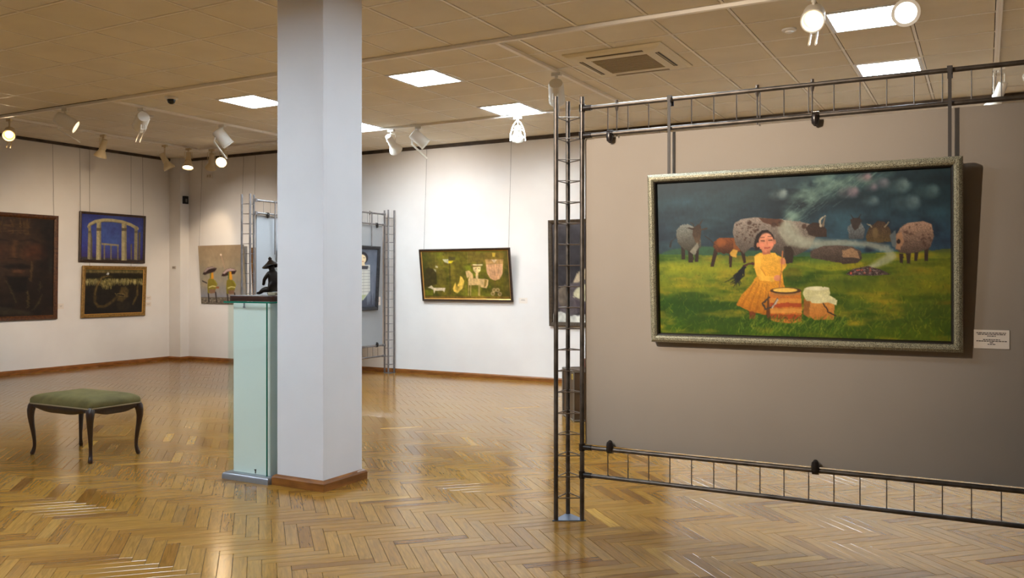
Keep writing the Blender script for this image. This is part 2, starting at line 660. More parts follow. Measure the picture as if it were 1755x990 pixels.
# --- lighting tracks
def track(a, b, z, label, w=0.02, hh=0.03):
    (x0, y0), (x1, y1) = a, b
    t = empty('lighting_track', ((x0 + x1) / 2, (y0 + y1) / 2, z - hh))
    vx, vy = (w, 0) if abs(x1 - x0) < abs(y1 - y0) else (0, w)
    dx, dy = (x1 - x0) / 2, (y1 - y0) / 2
    MB().box((-abs(dx) - vx, -abs(dy) - vy, 0), (abs(dx) + vx, abs(dy) + vy, hh)).build('housing', M['track'], t, bevel=0.003)
    sx, sy = (0.005, abs(dy)) if vx else (abs(dx), 0.005)
    MB().box((-sx, -sy, -0.0005), (sx, sy, 0.001)).build('slot', M['black'] if False else M['runner'], t)
    tag(t, label, 'track', 'ceiling lighting tracks')


T1, T2, T0 = 6.44, 9.44, 0.44
track((XL + 0.2, T1), (4.6, T1), ZC, 'long front lighting track crossing the ceiling behind the column top')
track((BAYX, T2), (4.6, T2), ZC, 'back lighting track with the arched bracket spotlight, over the green painting')
track((BAYX + 0.02, T1 + 0.03), (BAYX + 0.02, T2 - 0.03), ZC, 'short lighting track beside the light panel left of the column')
track((-3.68, T1 + 0.03), (-3.68, T2 - 0.03), ZC, 'lighting track running back beside the air conditioner')
track((0.1, T1 + 0.03), (0.1, T2 - 0.03), ZC, 'lighting track at the far right above the near screen')
track((-11.6, BAYY + 0.1), (-11.6, 10.2), ZBAY, 'lighting track along the left wall above the dark portrait')
track((-11.57, 10.24), (BAYX - 0.1, 10.24), ZBAY, 'rear lighting track in the far left corner of the ceiling')
track((-7.0, T0), (4.6, T0), ZC, 'lighting track of the front bay, over the camera')

# ------------------------------------------------------------------ the column
colm = empty('column', (-4.17, 4.77, 0))
MB().box((-0.21, -0.21, 0), (0.21, 0.21, ZC + 0.01)).build('shaft', M['column'], colm, bevel=0.004)
ring_mould(-0.21, 0.21, -0.21, 0.21, [(0, 0), (-0.027, 0), (-0.027, 0.052), (-0.021, 0.064), (-0.008, 0.072), (0, 0.072)]).build('baseboard', M['base'], colm)
tag(colm, 'square white column with a brown wooden baseboard beside the glass case', 'column', kind='structure')

# ------------------------------------------------------------------ exhibition screens of truss towers and rails


def tower(name_label, pts, zt, metal, z0=2.4126, step=0.1265, nr=19, r=0.0138, plate=True, parent=None):
    cx = sum(p[0] for p in pts) / 3
    cy = sum(p[1] for p in pts) / 3
    t = empty('truss_tower', (cx, cy, 0))
    loc = [(p[0] - cx, p[1] - cy) for p in pts]
    for x, y in loc:
        MB().tube([(x, y, 0.004), (x, y, zt)], r, 14).build('pole', metal, t, smooth=True)
    for k in range(nr):
        z = z0 - step * k
        m = MB()
        for a in range(3):
            p, q = Vector(loc[a]), Vector(loc[(a + 1) % 3])
            u = (q - p).normalized() * r * 0.8
            m.tube([(*(p + u), z), (*(q - u), z)], 0.0034, 6)
        m.build('rung', M['rung'] if metal is M['gun'] else metal, t)
    s = 1.30
    MB().prism([(x * s, y * s) for x, y in loc], 0, 0.006).build('base_plate', M['plate'], t)
    tag(t, name_label, 'truss tower')
    return t


def screen(label, origin, rotz, length, metal, board_mat, rungs_off, clamp_x, board_x, towers_r=0.0138, bolts=()):
    """a panel held between two double rails; local x runs along the rails, front is local -y"""
    t = empty('exhibition_screen', origin, (0, 0, rotz))
    for nm, z0, z1 in (('top_rail', 2.302, 2.466), ('bottom_rail', 0.275, 0.44)):
        for z in (z0, z1):
            rl = MB().tube([(0.012, 0, z), (length - 0.012, 0, z)], 0.0125, 14).build(nm, metal, t, smooth=True)
            for xe, sg in ((0.0, 1), (length, -1)):
                m = MB().tube([(xe + sg * 0.012, 0, z), (xe + sg * 0.062, 0, z)], 0.017, 12)
                m.tube([(xe, 0, z - 0.022), (xe, 0, z + 0.022)], 0.018, 12)
                m.build('pipe_collar', M['clamp'] if metal is M['gun'] else metal, rl, smooth=True)
        x = rungs_off
        while x < length - 0.05:
            MB().tube([(x, 0, z0), (x, 0, z1)], 0.0032, 6).build('rail_rung', M['rung'] if metal is M['gun'] else metal, t)
            x += 0.1262
    MB().box((board_x[0], 0.02, 0.455), (board_x[1], 0.045, 2.283)).build('board', board_mat, t, bevel=0.001)
    for x in clamp_x:
        for z, s in ((2.302, -1), (0.44, 1)):
            prof = []
            m = MB()
            m.tube([(x - 0.017, 0, z), (x + 0.017, 0, z)], 0.021, 14)
            m.tube([(x, -0.006, z + s * 0.002), (x, -0.010, z + s * 0.022), (x, -0.008, z + s * 0.04), (x, 0.004, z + s * 0.048)], [0.021, 0.0215, 0.019, 0.012], 14)
            m.build('clamp', M['clamp'], t, smooth=True)
    for x in bolts:
        m = MB().tube([(x, 0, 2.478), (x, 0, 2.494)], 0.009, 8).tube([(x, 0, 2.455), (x, 0, 2.43)], [0.012, 0.006], 8).tube([(x, 0.0, 2.43), (x, 0, 2.28)], 0.004, 6)
        m.build('board_hook', M['rung'], t)
    tag(t, label, 'screen')
    return t


SY = 4.745
tower('dark steel triangular truss tower holding the left end of the near screen', [(-2.250, 4.666), (-2.115, SY), (-2.246, 4.826)], 2.535, M['gun'])
SLEN = 3.9
tower('dark steel truss tower beyond the right edge of the photograph', [(-2.115 + SLEN + 0.135, 4.666), (-2.115 + SLEN, SY), (-2.115 + SLEN + 0.131, 4.826)], 2.535, M['gun'])
screen('large grey-brown exhibition screen on dark pipe rails holding the herding painting', (-2.115, SY, 0), 0, SLEN, M['gun'], M['board'], 0.166,
       [0.181, 1.337, 2.6, 3.7], (0.012, SLEN - 0.02), bolts=(0.222, 1.035, 1.32))
FX = -8.17
tower('grey steel truss tower behind the figurine, left end of the far screen', [(-8.21, 8.13), (-8.289, 8.003), (-8.14, 7.998)], 2.535, M['steel'])
tower('grey steel truss tower standing against the bright back wall', [(-8.10, 10.83), (-8.095, 10.975), (-8.225, 10.90)], 2.535, M['steel'])
screen('grey exhibition screen behind the column, set square to the back wall', (FX, 8.13, 0), R(90), 2.70, M['steel'], M['board_far'], 0.13,
       [0.20, 2.50], (0.03, 2.67), bolts=(2.33,))


# ------------------------------------------------------------------ painted canvases: a small painter that fills a colour grid
class Art:
    def __init__(self, w, h, quad, seed=1):
        self.w, self.h = w, h
        self.a = np.zeros((h, w, 3))
        self.rng = np.random.default_rng(seed)
        self.H = self.homog(quad)
        self.gx, self.gy = np.meshgrid((np.arange(w) + 0.5), (np.arange(h) + 0.5))

    def homog(self, q):
        A, b = [], []
        for (x, y), (u, v) in zip(q, ((0, 0), (self.w, 0), (self.w, self.h), (0, self.h))):
            A += [[x, y, 1, 0, 0, 0, -u * x, -u * y], [0, 0, 0, x, y, 1, -v * x, -v * y]]
            b += [u, v]
        return np.append(np.linalg.solve(np.array(A, float), np.array(b, float)), 1).reshape(3, 3)

    def P(self, pts):
        pts = np.atleast_2d(np.array(pts, float))
        q = np.c_[pts, np.ones(len(pts))] @ self.H.T
        return q[:, :2] / q[:, 2:]

    def noise(self, nx, ny, octv=4):
        out = np.zeros((self.h, self.w))
        amp, tot = 1, 0
        for _ in range(octv):
            g = self.rng.random((int(ny) + 2, int(nx) + 2))
            x = self.gx / self.w * nx
            y = self.gy / self.h * ny
            xi, yi = x.astype(int), y.astype(int)
            fx, fy = x - xi, y - yi
            fx, fy = fx * fx * (3 - 2 * fx), fy * fy * (3 - 2 * fy)
            out += amp * (g[yi, xi] * (1 - fx) * (1 - fy) + g[yi, xi + 1] * fx * (1 - fy) + g[yi + 1, xi] * (1 - fx) * fy + g[yi + 1, xi + 1] * fx * fy)
            tot += amp
            amp *= 0.5
            nx *= 2
            ny *= 2
        return out / tot

    def fill(self, c):
        self.a[:] = np.array(c, float)

    def vgrad(self, stops):
        v = self.gy / self.h
        xs = [s[0] for s in stops]
        for k in range(3):
            self.a[..., k] = np.interp(v, xs, [s[1][k] for s in stops])

    def mix(self, m, c):
        m = np.clip(m, 0, 1)[..., None]
        self.a = self.a * (1 - m) + np.array(c, float) * m

    def poly(self, pts, c, alpha=1.0, c2=None, tex=0.0, soft=1.0):
        p = self.P(pts)
        x0, y0 = np.maximum(np.floor(p.min(0) - 3), 0).astype(int)
        x1, y1 = np.minimum(np.ceil(p.max(0) + 3), (self.w, self.h)).astype(int)
        if x1 <= x0 or y1 <= y0:
            return
        X, Y = self.gx[y0:y1, x0:x1], self.gy[y0:y1, x0:x1]
        ins = np.zeros(X.shape, bool)
        dist = np.full(X.shape, 1e9)
        n = len(p)
        for i in range(n):
            (ax, ay), (bx, by) = p[i], p[(i + 1) % n]
            if ay != by:
                cond = ((ay > Y) != (by > Y)) & (X < (bx - ax) * (Y - ay) / (by - ay) + ax)
                ins ^= cond
            dx, dy = bx - ax, by - ay
            t = np.clip(((X - ax) * dx + (Y - ay) * dy) / max(dx * dx + dy * dy, 1e-9), 0, 1)
            dist = np.minimum(dist, np.hypot(X - ax - t * dx, Y - ay - t * dy))
        sd = np.where(ins, dist, -dist)
        m = np.clip(sd / soft + 0.5, 0, 1) * alpha
        col = np.array(c, float) * np.ones(X.shape + (1,))
        if c2 is not None:
            t = np.clip((Y - p[:, 1].min()) / max(np.ptp(p[:, 1]), 1e-6), 0, 1)[..., None]
            col = np.array(c, float) * (1 - t) + np.array(c2, float) * t
        if tex:
            col = col * (1 + tex * (self.rng.random(X.shape)[..., None] - 0.5) * 2)
        sub = self.a[y0:y1, x0:x1]
        self.a[y0:y1, x0:x1] = sub * (1 - m[..., None]) + col * m[..., None]

    def ell(self, c, rx, ry, col, alpha=1.0, rot=0, soft=1.0, c2=None, tex=0.0):
        pts = []
        for k in range(20):
            w = 2 * math.pi * k / 20
            x, y = rx * math.cos(w), ry * math.sin(w)
            pts.append((c[0] + x * math.cos(rot) - y * math.sin(rot), c[1] + x * math.sin(rot) + y * math.cos(rot)))
        self.poly(pts, col, alpha, c2, tex, soft)

    def line(self, pts, w, c, alpha=1.0, soft=1.0):
        p = self.P(pts)
        ws = w if isinstance(w, (list, tuple)) else [w] * len(p)
        k = self.w / max(np.hypot(*(np.linalg.inv(self.H) @ [self.w, 0, 1])[:2] / (np.linalg.inv(self.H) @ [self.w, 0, 1])[2] - (np.linalg.inv(self.H) @ [0, 0, 1])[:2] / (np.linalg.inv(self.H) @ [0, 0, 1])[2]), 1e-6)
        mw = max(ws) * k + 3
        x0, y0 = np.maximum(np.floor(p.min(0) - mw), 0).astype(int)
        x1, y1 = np.minimum(np.ceil(p.max(0) + mw), (self.w, self.h)).astype(int)
        if x1 <= x0 or y1 <= y0:
            return
        X, Y = self.gx[y0:y1, x0:x1], self.gy[y0:y1, x0:x1]
        m = np.zeros(X.shape)
        for i in range(len(p) - 1):
            (ax, ay), (bx, by) = p[i], p[i + 1]
            dx, dy = bx - ax, by - ay
            t = np.clip(((X - ax) * dx + (Y - ay) * dy) / max(dx * dx + dy * dy, 1e-9), 0, 1)
            d = np.hypot(X - ax - t * dx, Y - ay - t * dy)
            ww = (ws[i] * (1 - t) + ws[i + 1] * t) * k / 2
            m = np.maximum(m, np.clip((ww - d) / soft + 0.5, 0, 1))
        m = (m * alpha)[..., None]
        sub = self.a[y0:y1, x0:x1]
        self.a[y0:y1, x0:x1] = sub * (1 - m) + np.array(c, float) * m


def brush(A, amp=1.2, tone=0.10, cells=24):
    """uneven brushwork: edges wander a little and the tone breaks up"""
    dx = (A.noise(cells, cells * A.h / A.w, 3) - 0.5) * 4 * amp
    dy = (A.noise(cells, cells * A.h / A.w, 3) - 0.5) * 4 * amp
    X = np.clip(np.round(A.gx - 0.5 + dx), 0, A.w - 1).astype(int)
    Y = np.clip(np.round(A.gy - 0.5 + dy), 0, A.h - 1).astype(int)
    A.a = A.a[Y, X]
    A.a = A.a * (1 + tone * ((A.noise(A.w / 3, A.h / 5, 2) - 0.5) * 2.4 + (A.noise(cells, cells, 3) - 0.5) * 2.4))[..., None]
    return A


def canvas(art, W, Hh, parent, gain=1.0, thick=0.018, yoff=0.0, side=None, z0=0.0):
    """a stretched canvas W x Hh (local x centred, z up from z0), painted face towards -y"""
    w, h = art.w, art.h
    c = np.clip(art.a, 0, 255) / 255.0
    c = np.where(c <= 0.04045, c / 12.92, ((c + 0.055) / 1.055) ** 2.4) * gain
    c = np.clip(c, 0, 0.9)
    # vertices sit at cell corners, colours averaged on to them
    cc = np.pad(c, ((0, 1), (0, 1), (0, 0)), mode='edge')
    xs = np.linspace(-W / 2, W / 2, w + 1)
    zs = np.linspace(z0 + Hh, z0, h + 1)
    X, Z = np.meshgrid(xs, zs)
    V = np.stack([X, np.full_like(X, yoff), Z], -1).reshape(-1, 3)
    idx = np.arange((h + 1) * (w + 1)).reshape(h + 1, w + 1)
    F = np.stack([idx[:-1, :-1], idx[1:, :-1], idx[1:, 1:], idx[:-1, 1:]], -1).reshape(-1, 4)
    me = bpy.data.meshes.new('canvas')
    me.vertices.add(len(V))
    me.vertices.foreach_set('co', V.ravel())
    me.loops.add(F.size)
    me.loops.foreach_set('vertex_index', F.ravel().astype(np.int32))
    me.polygons.add(len(F))
    me.polygons.foreach_set('loop_start', np.arange(0, F.size, 4, dtype=np.int32))
    me.polygons.foreach_set('loop_total', np.full(len(F), 4, dtype=np.int32))
    me.update()
    at = me.attributes.new('paint', 'FLOAT_COLOR', 'POINT')
    at.data.foreach_set('color', np.concatenate([cc, np.ones((h + 1, w + 1, 1))], -1).astype(np.float32).ravel())
    me.materials.append(M['oil'])
    o = bpy.data.objects.new('canvas', me)
    COL.objects.link(o)
    o.parent = parent
    MB().box((-W / 2, yoff + 0.0008, z0), (W / 2, yoff + thick, z0 + Hh)).build('stretcher', side or M['canvas_side'], parent)
    return o


def frame(parent, W, Hh, prof, material, name='frame'):
    """mitred moulding round a W x Hh outside; prof = (inset from the outer edge, height towards the viewer)"""
    n = len(prof)
    vs = []
    for cx, cz, sx, sz in ((-W / 2, 0, 1, 1), (W / 2, 0, -1, 1), (W / 2, Hh, -1, -1), (-W / 2, Hh, 1, -1)):
        for d, y in prof:
            vs.append((cx + sx * d, -y, cz + sz * d))
    fs = []
    for k in range(4):
        for i in range(n):
            a, b = k * n, ((k + 1) % 4) * n
            fs.append((a + i, b + i, b + (i + 1) % n, a + (i + 1) % n))
    return MB().add(vs, fs).build(name, material, parent)


def hang(label, loc, rotz, lean, wires, wire_r=0.002, mat_=None):
    """root of a framed picture; wires = [(x, y, z_bottom, z_top)] in the world"""
    t = empty('painting', loc, (lean, 0, rotz))
    for w in wires:
        o = MB().tube([w[0], w[1]], wire_r, 6).build('hanging_wire', mat_ or M['wire'])
        world_child(o, t)
    tag(t, label, 'painting')
    return t


def V3(*a):
    return a


# ---- the large herding scene on the near screen
def art_herd():
    A = Art(430, 236, [(1128, 321), (1630, 299), (1630, 583), (1133, 572)], 3)
    A.vgrad([(0, (44, 66, 72)), (0.12, (56, 76, 80)), (0.3, (62, 74, 84)), (0.5, (62, 66, 78)), (1, (40, 60, 20))])
    n = A.noise(5, 6)
    A.mix((n - 0.5) * 2.6, (92, 108, 108))
    A.mix((A.noise(4, 9) - 0.55) * 3, (30, 40, 48))
    u, v = A.gx / A.w, A.gy / A.h
    A.mix((1 - np.abs(u - 0.12) * 4) * (1 - np.abs(v - 0.13) * 14) * (A.noise(12, 8) - 0.2), (110, 140, 144))
    A.mix((u - 0.72) * 2.0 * (0.55 - v), (16, 52, 50))
    A.mix((u - 0.3) * np.clip(1 - np.abs(v - 0.42) * 6, 0, 1) * 0.9, (34, 36, 62))
    A.a *= np.array([0.50, 0.66, 0.74])
    # the rising smoke
    sm = A.noise(16, 16)
    for pts, w, al in (([(1372, 402), (1368, 372), (1392, 342), (1436, 318), (1490, 304)], [14, 26, 32, 30, 22], 0.5),
                       ([(1366, 392), (1356, 366), (1384, 330), (1424, 312)], [10, 20, 20, 14], 0.4),
                       ([(1392, 352), (1440, 336), (1496, 322), (1530, 308)], [16, 20, 16, 8], 0.32)):
        b = A.a.copy()
        A.line(pts, w, (112, 140, 128), al * 1.7, soft=11)
        m = np.clip((sm - 0.22) * 2.2, 0, 1)[..., None]
        A.a = b * (1 - m) + A.a * m
    for k in range(140):
        t = A.rng.random()
        x = 1356 + 150 * t + A.rng.normal(0, 9)
        y = 392 - 86 * t ** 0.7 + A.rng.normal(0, 8)
        A.line([(x, y), (x + 12 + 8 * A.rng.random(), y - 9 - 6 * A.rng.random())], 1.4, (124, 150, 138) if A.rng.random() > 0.4 else (56, 78, 78), 0.22)
    for x, y, r, c in ((1347, 341, 8, (150, 166, 160)), (1467, 338, 9, (150, 124, 134)), (1491, 314, 6, (168, 128, 138)), (1502, 331, 5, (140, 118, 128)), (1519, 324, 8, (124, 118, 130)),
                       (1551, 328, 12, (104, 124, 124)), (1567, 356, 12, (92, 112, 116)), (1600, 338, 11, (84, 108, 110)), (1502, 353, 7, (98, 118, 122))):
        A.ell((x - r * 0.8, y + 1), r * 2.0, r * 1.0, c, 0.25, soft=7)
        A.ell((x, y), r, r * 0.95, c, 0.42, soft=6)
        A.ell((x + r * 0.3, y - r * 0.3), r * 0.5, r * 0.5, tuple(min(255, q + 26) for q in c), 0.35, soft=5)
    # the meadow
    ed = [(1120, 447)]
    for x in range(1128, 1650, 8):
        ed.append((x, 437 - 12 * math.exp(-((x - 1205) / 60) ** 2) - 2 * math.sin(x / 40) + (8 if x < 1150 else 0) * (1150 - x) / 22 + (2 if x > 1560 else 0)))
    A.poly(ed + [(1650, 620), (1100, 620)], (48, 82, 60), c2=(40, 66, 12), soft=3)
    p = A.P([(1130, 440), (1400, 445), (1630, 432)])
    hz = np.interp(A.gx, p[:, 0], p[:, 1])
    d = (A.gy - hz) / (A.h - hz)
    g = d > 0
    A.mix(g * np.exp(-((d - 0.17) / 0.12) ** 2) * 0.85, (132, 138, 42))
    A.mix(g * np.exp(-((d - 0.42) / 0.17) ** 2) * 0.7, (122, 126, 30))
    A.mix(g * np.exp(-((d - 0.62) / 0.12) ** 2) * np.clip(0.5 - u, 0, 1) * 1.8, (26, 62, 22))
    A.mix(g * np.clip(d - 0.75, 0, 1) * 2.2 * (0.3 + A.noise(9, 4)), (84, 112, 20))
    A.mix(g * (A.noise(10, 22) - 0.5) * 3.2, (132, 124, 44))
    A.mix(g * (A.noise(8, 20) - 0.52) * 3.2, (36, 66, 16))
    A.mix(g * (A.noise(6, 10) - 0.56) * 3.0 * (d < 0.6), (120, 92, 34))
    A.mix(g * np.clip(u - 0.55, 0, 1) * 0.8, (96, 88, 16))
    for k in range(1500):
        x = 1130 + 500 * A.rng.random()
        y = 446 + 140 * A.rng.random() ** 0.9
        s = 1 + 7 * max(0, (y - 470) / 110)
        c = [(150, 150, 50), (44, 82, 22), (86, 116, 28), (30, 56, 16), (128, 136, 40)][A.rng.integers(5)]
        A.line([(x, y), (x + s * A.rng.normal(0.3, 0.7), y - s * (0.5 + A.rng.random()))], 1.0, c, 0.42)

    A.a[g] *= np.array([1.12, 1.08, 0.72])
    A.mix(g * np.clip(A.noise(7, 6) - 0.5, 0, 1) * 1.3 * (d > 0.1), (36, 62, 16))

    def cow(body, legs, c, c2, belly):
        for l in legs:
            A.poly(l, belly, tex=0.15)
        A.poly(body, c, c2=tuple(q * 0.62 for q in c2), tex=0.14)

    # grey horned cow, far left
    cow([(1163, 400), (1170, 392), (1184, 390), (1196, 396), (1206, 410), (1206, 428), (1196, 438), (1176, 432), (1165, 422)],
        [[(1171, 425), (1178, 425), (1178, 450), (1172, 450)], [(1183, 430), (1192, 430), (1192, 454), (1184, 454)], [(1194, 430), (1203, 422), (1201, 453), (1195, 453)]], (120, 124, 118), (84, 76, 62), (42, 32, 26))
    A.poly([(1192, 396), (1200, 391), (1206, 394), (1206, 412), (1202, 424), (1196, 420), (1191, 408)], (52, 38, 28), c2=(84, 66, 48), tex=0.1)
    A.poly([(1186, 436), (1200, 420), (1202, 428), (1194, 442)], (132, 130, 116), 0.8)
    A.line([(1193, 393), (1187, 387)], [2.4, 1], (52, 44, 38))
    A.line([(1203, 392), (1209, 382)], [2.4, 1], (52, 44, 38))
    A.line([(1192, 398), (1183, 396)], [3.4, 2], (44, 32, 26))
    A.line([(1206, 400), (1216, 397)], [3.4, 3], (60, 48, 40))
    A.line([(1164, 412), (1154, 418), (1152, 427)], [1.4, 2, 4.5], (44, 40, 40))
    # brown calf with a bell
    cow([(1229, 418), (1238, 413), (1262, 413), (1276, 412), (1282, 428), (1278, 436), (1262, 438), (1246, 440), (1232, 436), (1227, 428)],
        [[(1229, 430), (1236, 432), (1228, 461), (1222, 461)], [(1255, 436), (1261, 436), (1259, 462), (1254, 462)], [(1274, 434), (1281, 430), (1284, 454), (1280, 456)]], (124, 66, 30), (96, 52, 26), (46, 30, 22))
    A.ell((1241, 421), 8, 7, (142, 82, 40), 0.7, soft=3)
    A.poly([(1262, 416), (1276, 413), (1280, 426), (1272, 436), (1262, 432)], (128, 74, 36), 0.9)
    A.poly([(1255, 438), (1262, 432), (1270, 434), (1266, 446), (1258, 444)], (196, 150, 60))
    A.line([(1229, 424), (1222, 416), (1213, 410)], [1.6, 1.6, 1.4], (46, 40, 38))
    # the big spotted cow behind the girl
    A.poly([(1264, 388), (1276, 382), (1300, 379), (1330, 382), (1372, 386), (1400, 392), (1412, 400), (1402, 414), (1392, 432), (1374, 441), (1350, 446), (1322, 432), (1294, 428), (1280, 440), (1266, 424), (1261, 404)], (140, 128, 118), c2=(66, 58, 52), tex=0.14)
    A.poly([(1306, 380), (1336, 382), (1352, 386), (1350, 396), (1336, 394), (1314, 388)], (76, 46, 32), 0.9)
    for k in range(38):
        A.ell((1268 + 40 * A.rng.random(), 386 + 34 * A.rng.random()), 0.7 + 1.4 * A.rng.random(), 0.7 + 1.4 * A.rng.random(), (62, 42, 34), 0.75)
    for x, y, r in ((1332, 392, 5), (1344, 390, 4), (1290, 388, 4), (1384, 394, 4), (1362, 398, 5), (1300, 402, 3)):
        A.ell((x, y), r, r * 0.9, (60, 40, 32), 0.8, soft=2)
    A.poly([(1349, 428), (1360, 426), (1366, 436), (1364, 455), (1352, 455)], (48, 38, 32), tex=0.1)
    A.poly([(1386, 396), (1398, 388), (1414, 390), (1422, 400), (1422, 412), (1404, 412), (1390, 408)], (54, 40, 34), tex=0.12)
    A.line([(1412, 394), (1412, 384), (1420, 377)], [4, 3.4, 1], (170, 160, 140))
    A.line([(1416, 394), (1419, 386), (1421, 378)], [3, 2.6, 1], (120, 106, 90))
    # smoke across the herd
    for pts, w, al in (([(1352, 400), (1362, 416), (1396, 426), (1440, 424), (1490, 424), (1524, 432), (1530, 444), (1508, 456), (1486, 466)], [26, 22, 14, 8, 9, 12, 13, 10, 4], 0.5),
                       ([(1356, 392), (1378, 418), (1420, 420), (1470, 420)], [22, 18, 8, 5], 0.4), ([(1494, 462), (1522, 456), (1538, 446), (1534, 432)], [3, 3, 3, 2], 0.4)):
        A.line(pts, w, (160, 164, 146), min(1, al * 1.35), soft=5)
    # resting cow, goats and the cow at the right
    A.poly([(1394, 436), (1412, 427), (1440, 426), (1464, 428), (1480, 436), (1482, 448), (1474, 455), (1450, 457), (1416, 450), (1396, 447)], (88, 74, 66), c2=(58, 48, 42), tex=0.16)
    A.poly([(1448, 434), (1462, 430), (1474, 436), (1478, 448), (1466, 446), (1450, 446)], (156, 122, 90), 0.85, tex=0.12)
    A.poly([(1457, 398), (1464, 390), (1480, 390), (1487, 400), (1484, 416), (1460, 416)], (106, 112, 114), c2=(66, 68, 70), tex=0.15)
    A.poly([(1462, 384), (1468, 381), (1478, 381), (1482, 386), (1476, 398), (1470, 402), (1465, 396)], (54, 46, 44))
    A.line([(1467, 382), (1463, 376)], [2, 1], (40, 36, 36))
    A.line([(1476, 382), (1480, 375)], [2, 1], (40, 36, 36))
    A.poly([(1488, 412), (1494, 398), (1508, 386), (1520, 388), (1530, 402), (1532, 420), (1510, 422), (1490, 420)], (62, 46, 38), c2=(86, 70, 42), tex=0.15)
    A.ell((1504, 406), 5, 9, (104, 86, 56), 0.9, soft=2)
    A.line([(1498, 396), (1489, 391)], [2, 1], (150, 136, 110))
    A.line([(1520, 396), (1527, 389)], [2, 1], (150, 136, 110))
    for l in ([(1544, 440), (1551, 440), (1550, 455), (1545, 455)], [(1555, 438), (1564, 436), (1562, 456), (1557, 456)], [(1570, 432), (1577, 432), (1574, 452), (1569, 452)], [(1586, 430), (1593, 428), (1592, 452), (1586, 452)]):
        A.poly(l, (50, 38, 32))
    A.poly([(1538, 412), (1546, 398), (1558, 390), (1584, 387), (1598, 392), (1602, 412), (1596, 428), (1578, 437), (1558, 440), (1544, 438), (1538, 428)], (160, 128, 108), c2=(72, 58, 50), tex=0.16)
    for k in range(30):
        A.ell((1548 + 50 * A.rng.random(), 392 + 38 * A.rng.random()), 0.8 + 2 * A.rng.random(), 0.8 + 1.6 * A.rng.random(), (74, 52, 44), 0.7)
    A.poly([(1539, 408), (1548, 404), (1552, 420), (1546, 434), (1539, 432)], (150, 112, 84), 0.9)
    A.ell((1543, 420), 3.4, 4, (40, 30, 28))
    A.poly([(1528, 410), (1538, 402), (1540, 430), (1532, 426)], (90, 98, 100), 0.9)
    # campfire
    A.poly([(1454, 472), (1470, 464), (1492, 460), (1512, 466), (1530, 474), (1500, 476), (1462, 475)], (74, 60, 58), tex=0.5)
    for k in range(36):
        x, y = 1462 + 46 * A.rng.random(), 464 + 9 * A.rng.random()
        A.ell((x, y), 1.6, 0.9, [(206, 88, 62), (150, 132, 128), (48, 38, 36)][A.rng.integers(3)], 0.8)
    # plait and girl
    A.line([(1300, 456), (1288, 457), (1280, 460)], [5, 4, 4], (70, 40, 34))
    for k in range(26):
        A.line([(1280 + A.rng.normal(0, 1.5), 462), (1270 + A.rng.normal(0, 4), 476), (1264 + A.rng.normal(0, 7), 488 + A.rng.normal(0, 3))], [2.4, 2, 0.8], (18, 22, 28), 0.85)
    A.poly([(1288, 532), (1301, 533), (1299, 549), (1288, 549)], (112, 58, 30))
    A.poly([(1302, 478), (1326, 478), (1346, 470), (1350, 500), (1344, 538), (1316, 540), (1290, 536), (1267, 524), (1276, 508), (1292, 492)], (216, 152, 44), c2=(176, 106, 28), tex=0.08)
    for a, b in (((1300, 486), (1276, 526)), ((1306, 488), (1288, 534)), ((1312, 490), (1300, 536)), ((1320, 490), (1314, 538))):
        A.line([a, b], [1.5, 4], (150, 88, 26), 0.55, soft=2)
    A.poly([(1300, 442), (1308, 438), (1334, 438), (1342, 448), (1344, 478), (1326, 486), (1304, 482), (1298, 462)], (226, 170, 62), c2=(214, 152, 48), tex=0.06)
    A.poly([(1298, 444), (1308, 441), (1310, 462), (1316, 476), (1334, 478), (1332, 486), (1308, 484), (1300, 468)], (232, 176, 66))
    A.line([(1310, 464), (1318, 476)], 1.6, (170, 110, 36), 0.7)
    A.poly([(1338, 442), (1350, 448), (1354, 458), (1346, 470), (1340, 462)], (220, 160, 58))
    A.ell((1338, 480), 6.5, 5, (206, 134, 98))
    A.ell((1347, 452), 5, 5.5, (206, 134, 98))
    A.ell((1317, 418), 16, 17.5, (34, 24, 24))
    A.ell((1303, 424), 5, 10, (34, 24, 24))
    A.poly([(1312, 430), (1326, 430), (1326, 440), (1312, 440)], (176, 104, 76))
    A.ell((1319, 421), 13.2, 15.5, (206, 136, 104), c2=(196, 122, 90))
    A.ell((1319, 409), 8, 4, (220, 154, 122), 0.6, soft=3)
    A.ell((1304.5, 424), 2.4, 4, (196, 122, 90))
    A.ell((1333.5, 420), 2, 4, (196, 122, 90))
    A.ell((1311, 425), 4, 3, (220, 132, 104), 0.7, soft=3)
    A.ell((1328, 424), 4, 3, (220, 132, 104), 0.7, soft=3)
    A.line([(1310, 418), (1316, 418.4)], 1.4, (40, 26, 24))
    A.line([(1323, 417.6), (1329, 417)], 1.4, (40, 26, 24))
    A.line([(1309, 413), (1316, 412)], 0.9, (60, 38, 32))
    A.line([(1322, 411), (1330, 411)], 0.9, (60, 38, 32))
    A.line([(1320, 417), (1320.5, 424)], 1.3, (176, 104, 78))
    A.line([(1316, 429.5), (1321, 430.4), (1325, 429)], 1.5, (150, 56, 50))
    A.line([(1304, 412), (1312, 402), (1322, 401)], [3, 2.6, 2], (30, 20, 20))
    # churn stick and barrels
    A.line([(1347, 436), (1344, 470), (1341, 498)], 2.2, (176, 110, 66))
    A.poly([(1325, 500), (1378, 502), (1379, 552), (1360, 555), (1330, 552), (1320, 546)], (190, 112, 44), tex=0.08)
    for y0, y1, c in ((513, 521, (206, 138, 60)), (521, 528, (160, 66, 34)), (530, 538, (210, 144, 66)), (540, 548, (158, 66, 32))):
        A.poly([(1326, y0), (1379, y0 + 1), (1379, y1), (1325, y1)], c, 0.9)
    A.poly([(1322, 500), (1326, 546), (1322, 550), (1318, 540)], (74, 44, 24), 0.8)
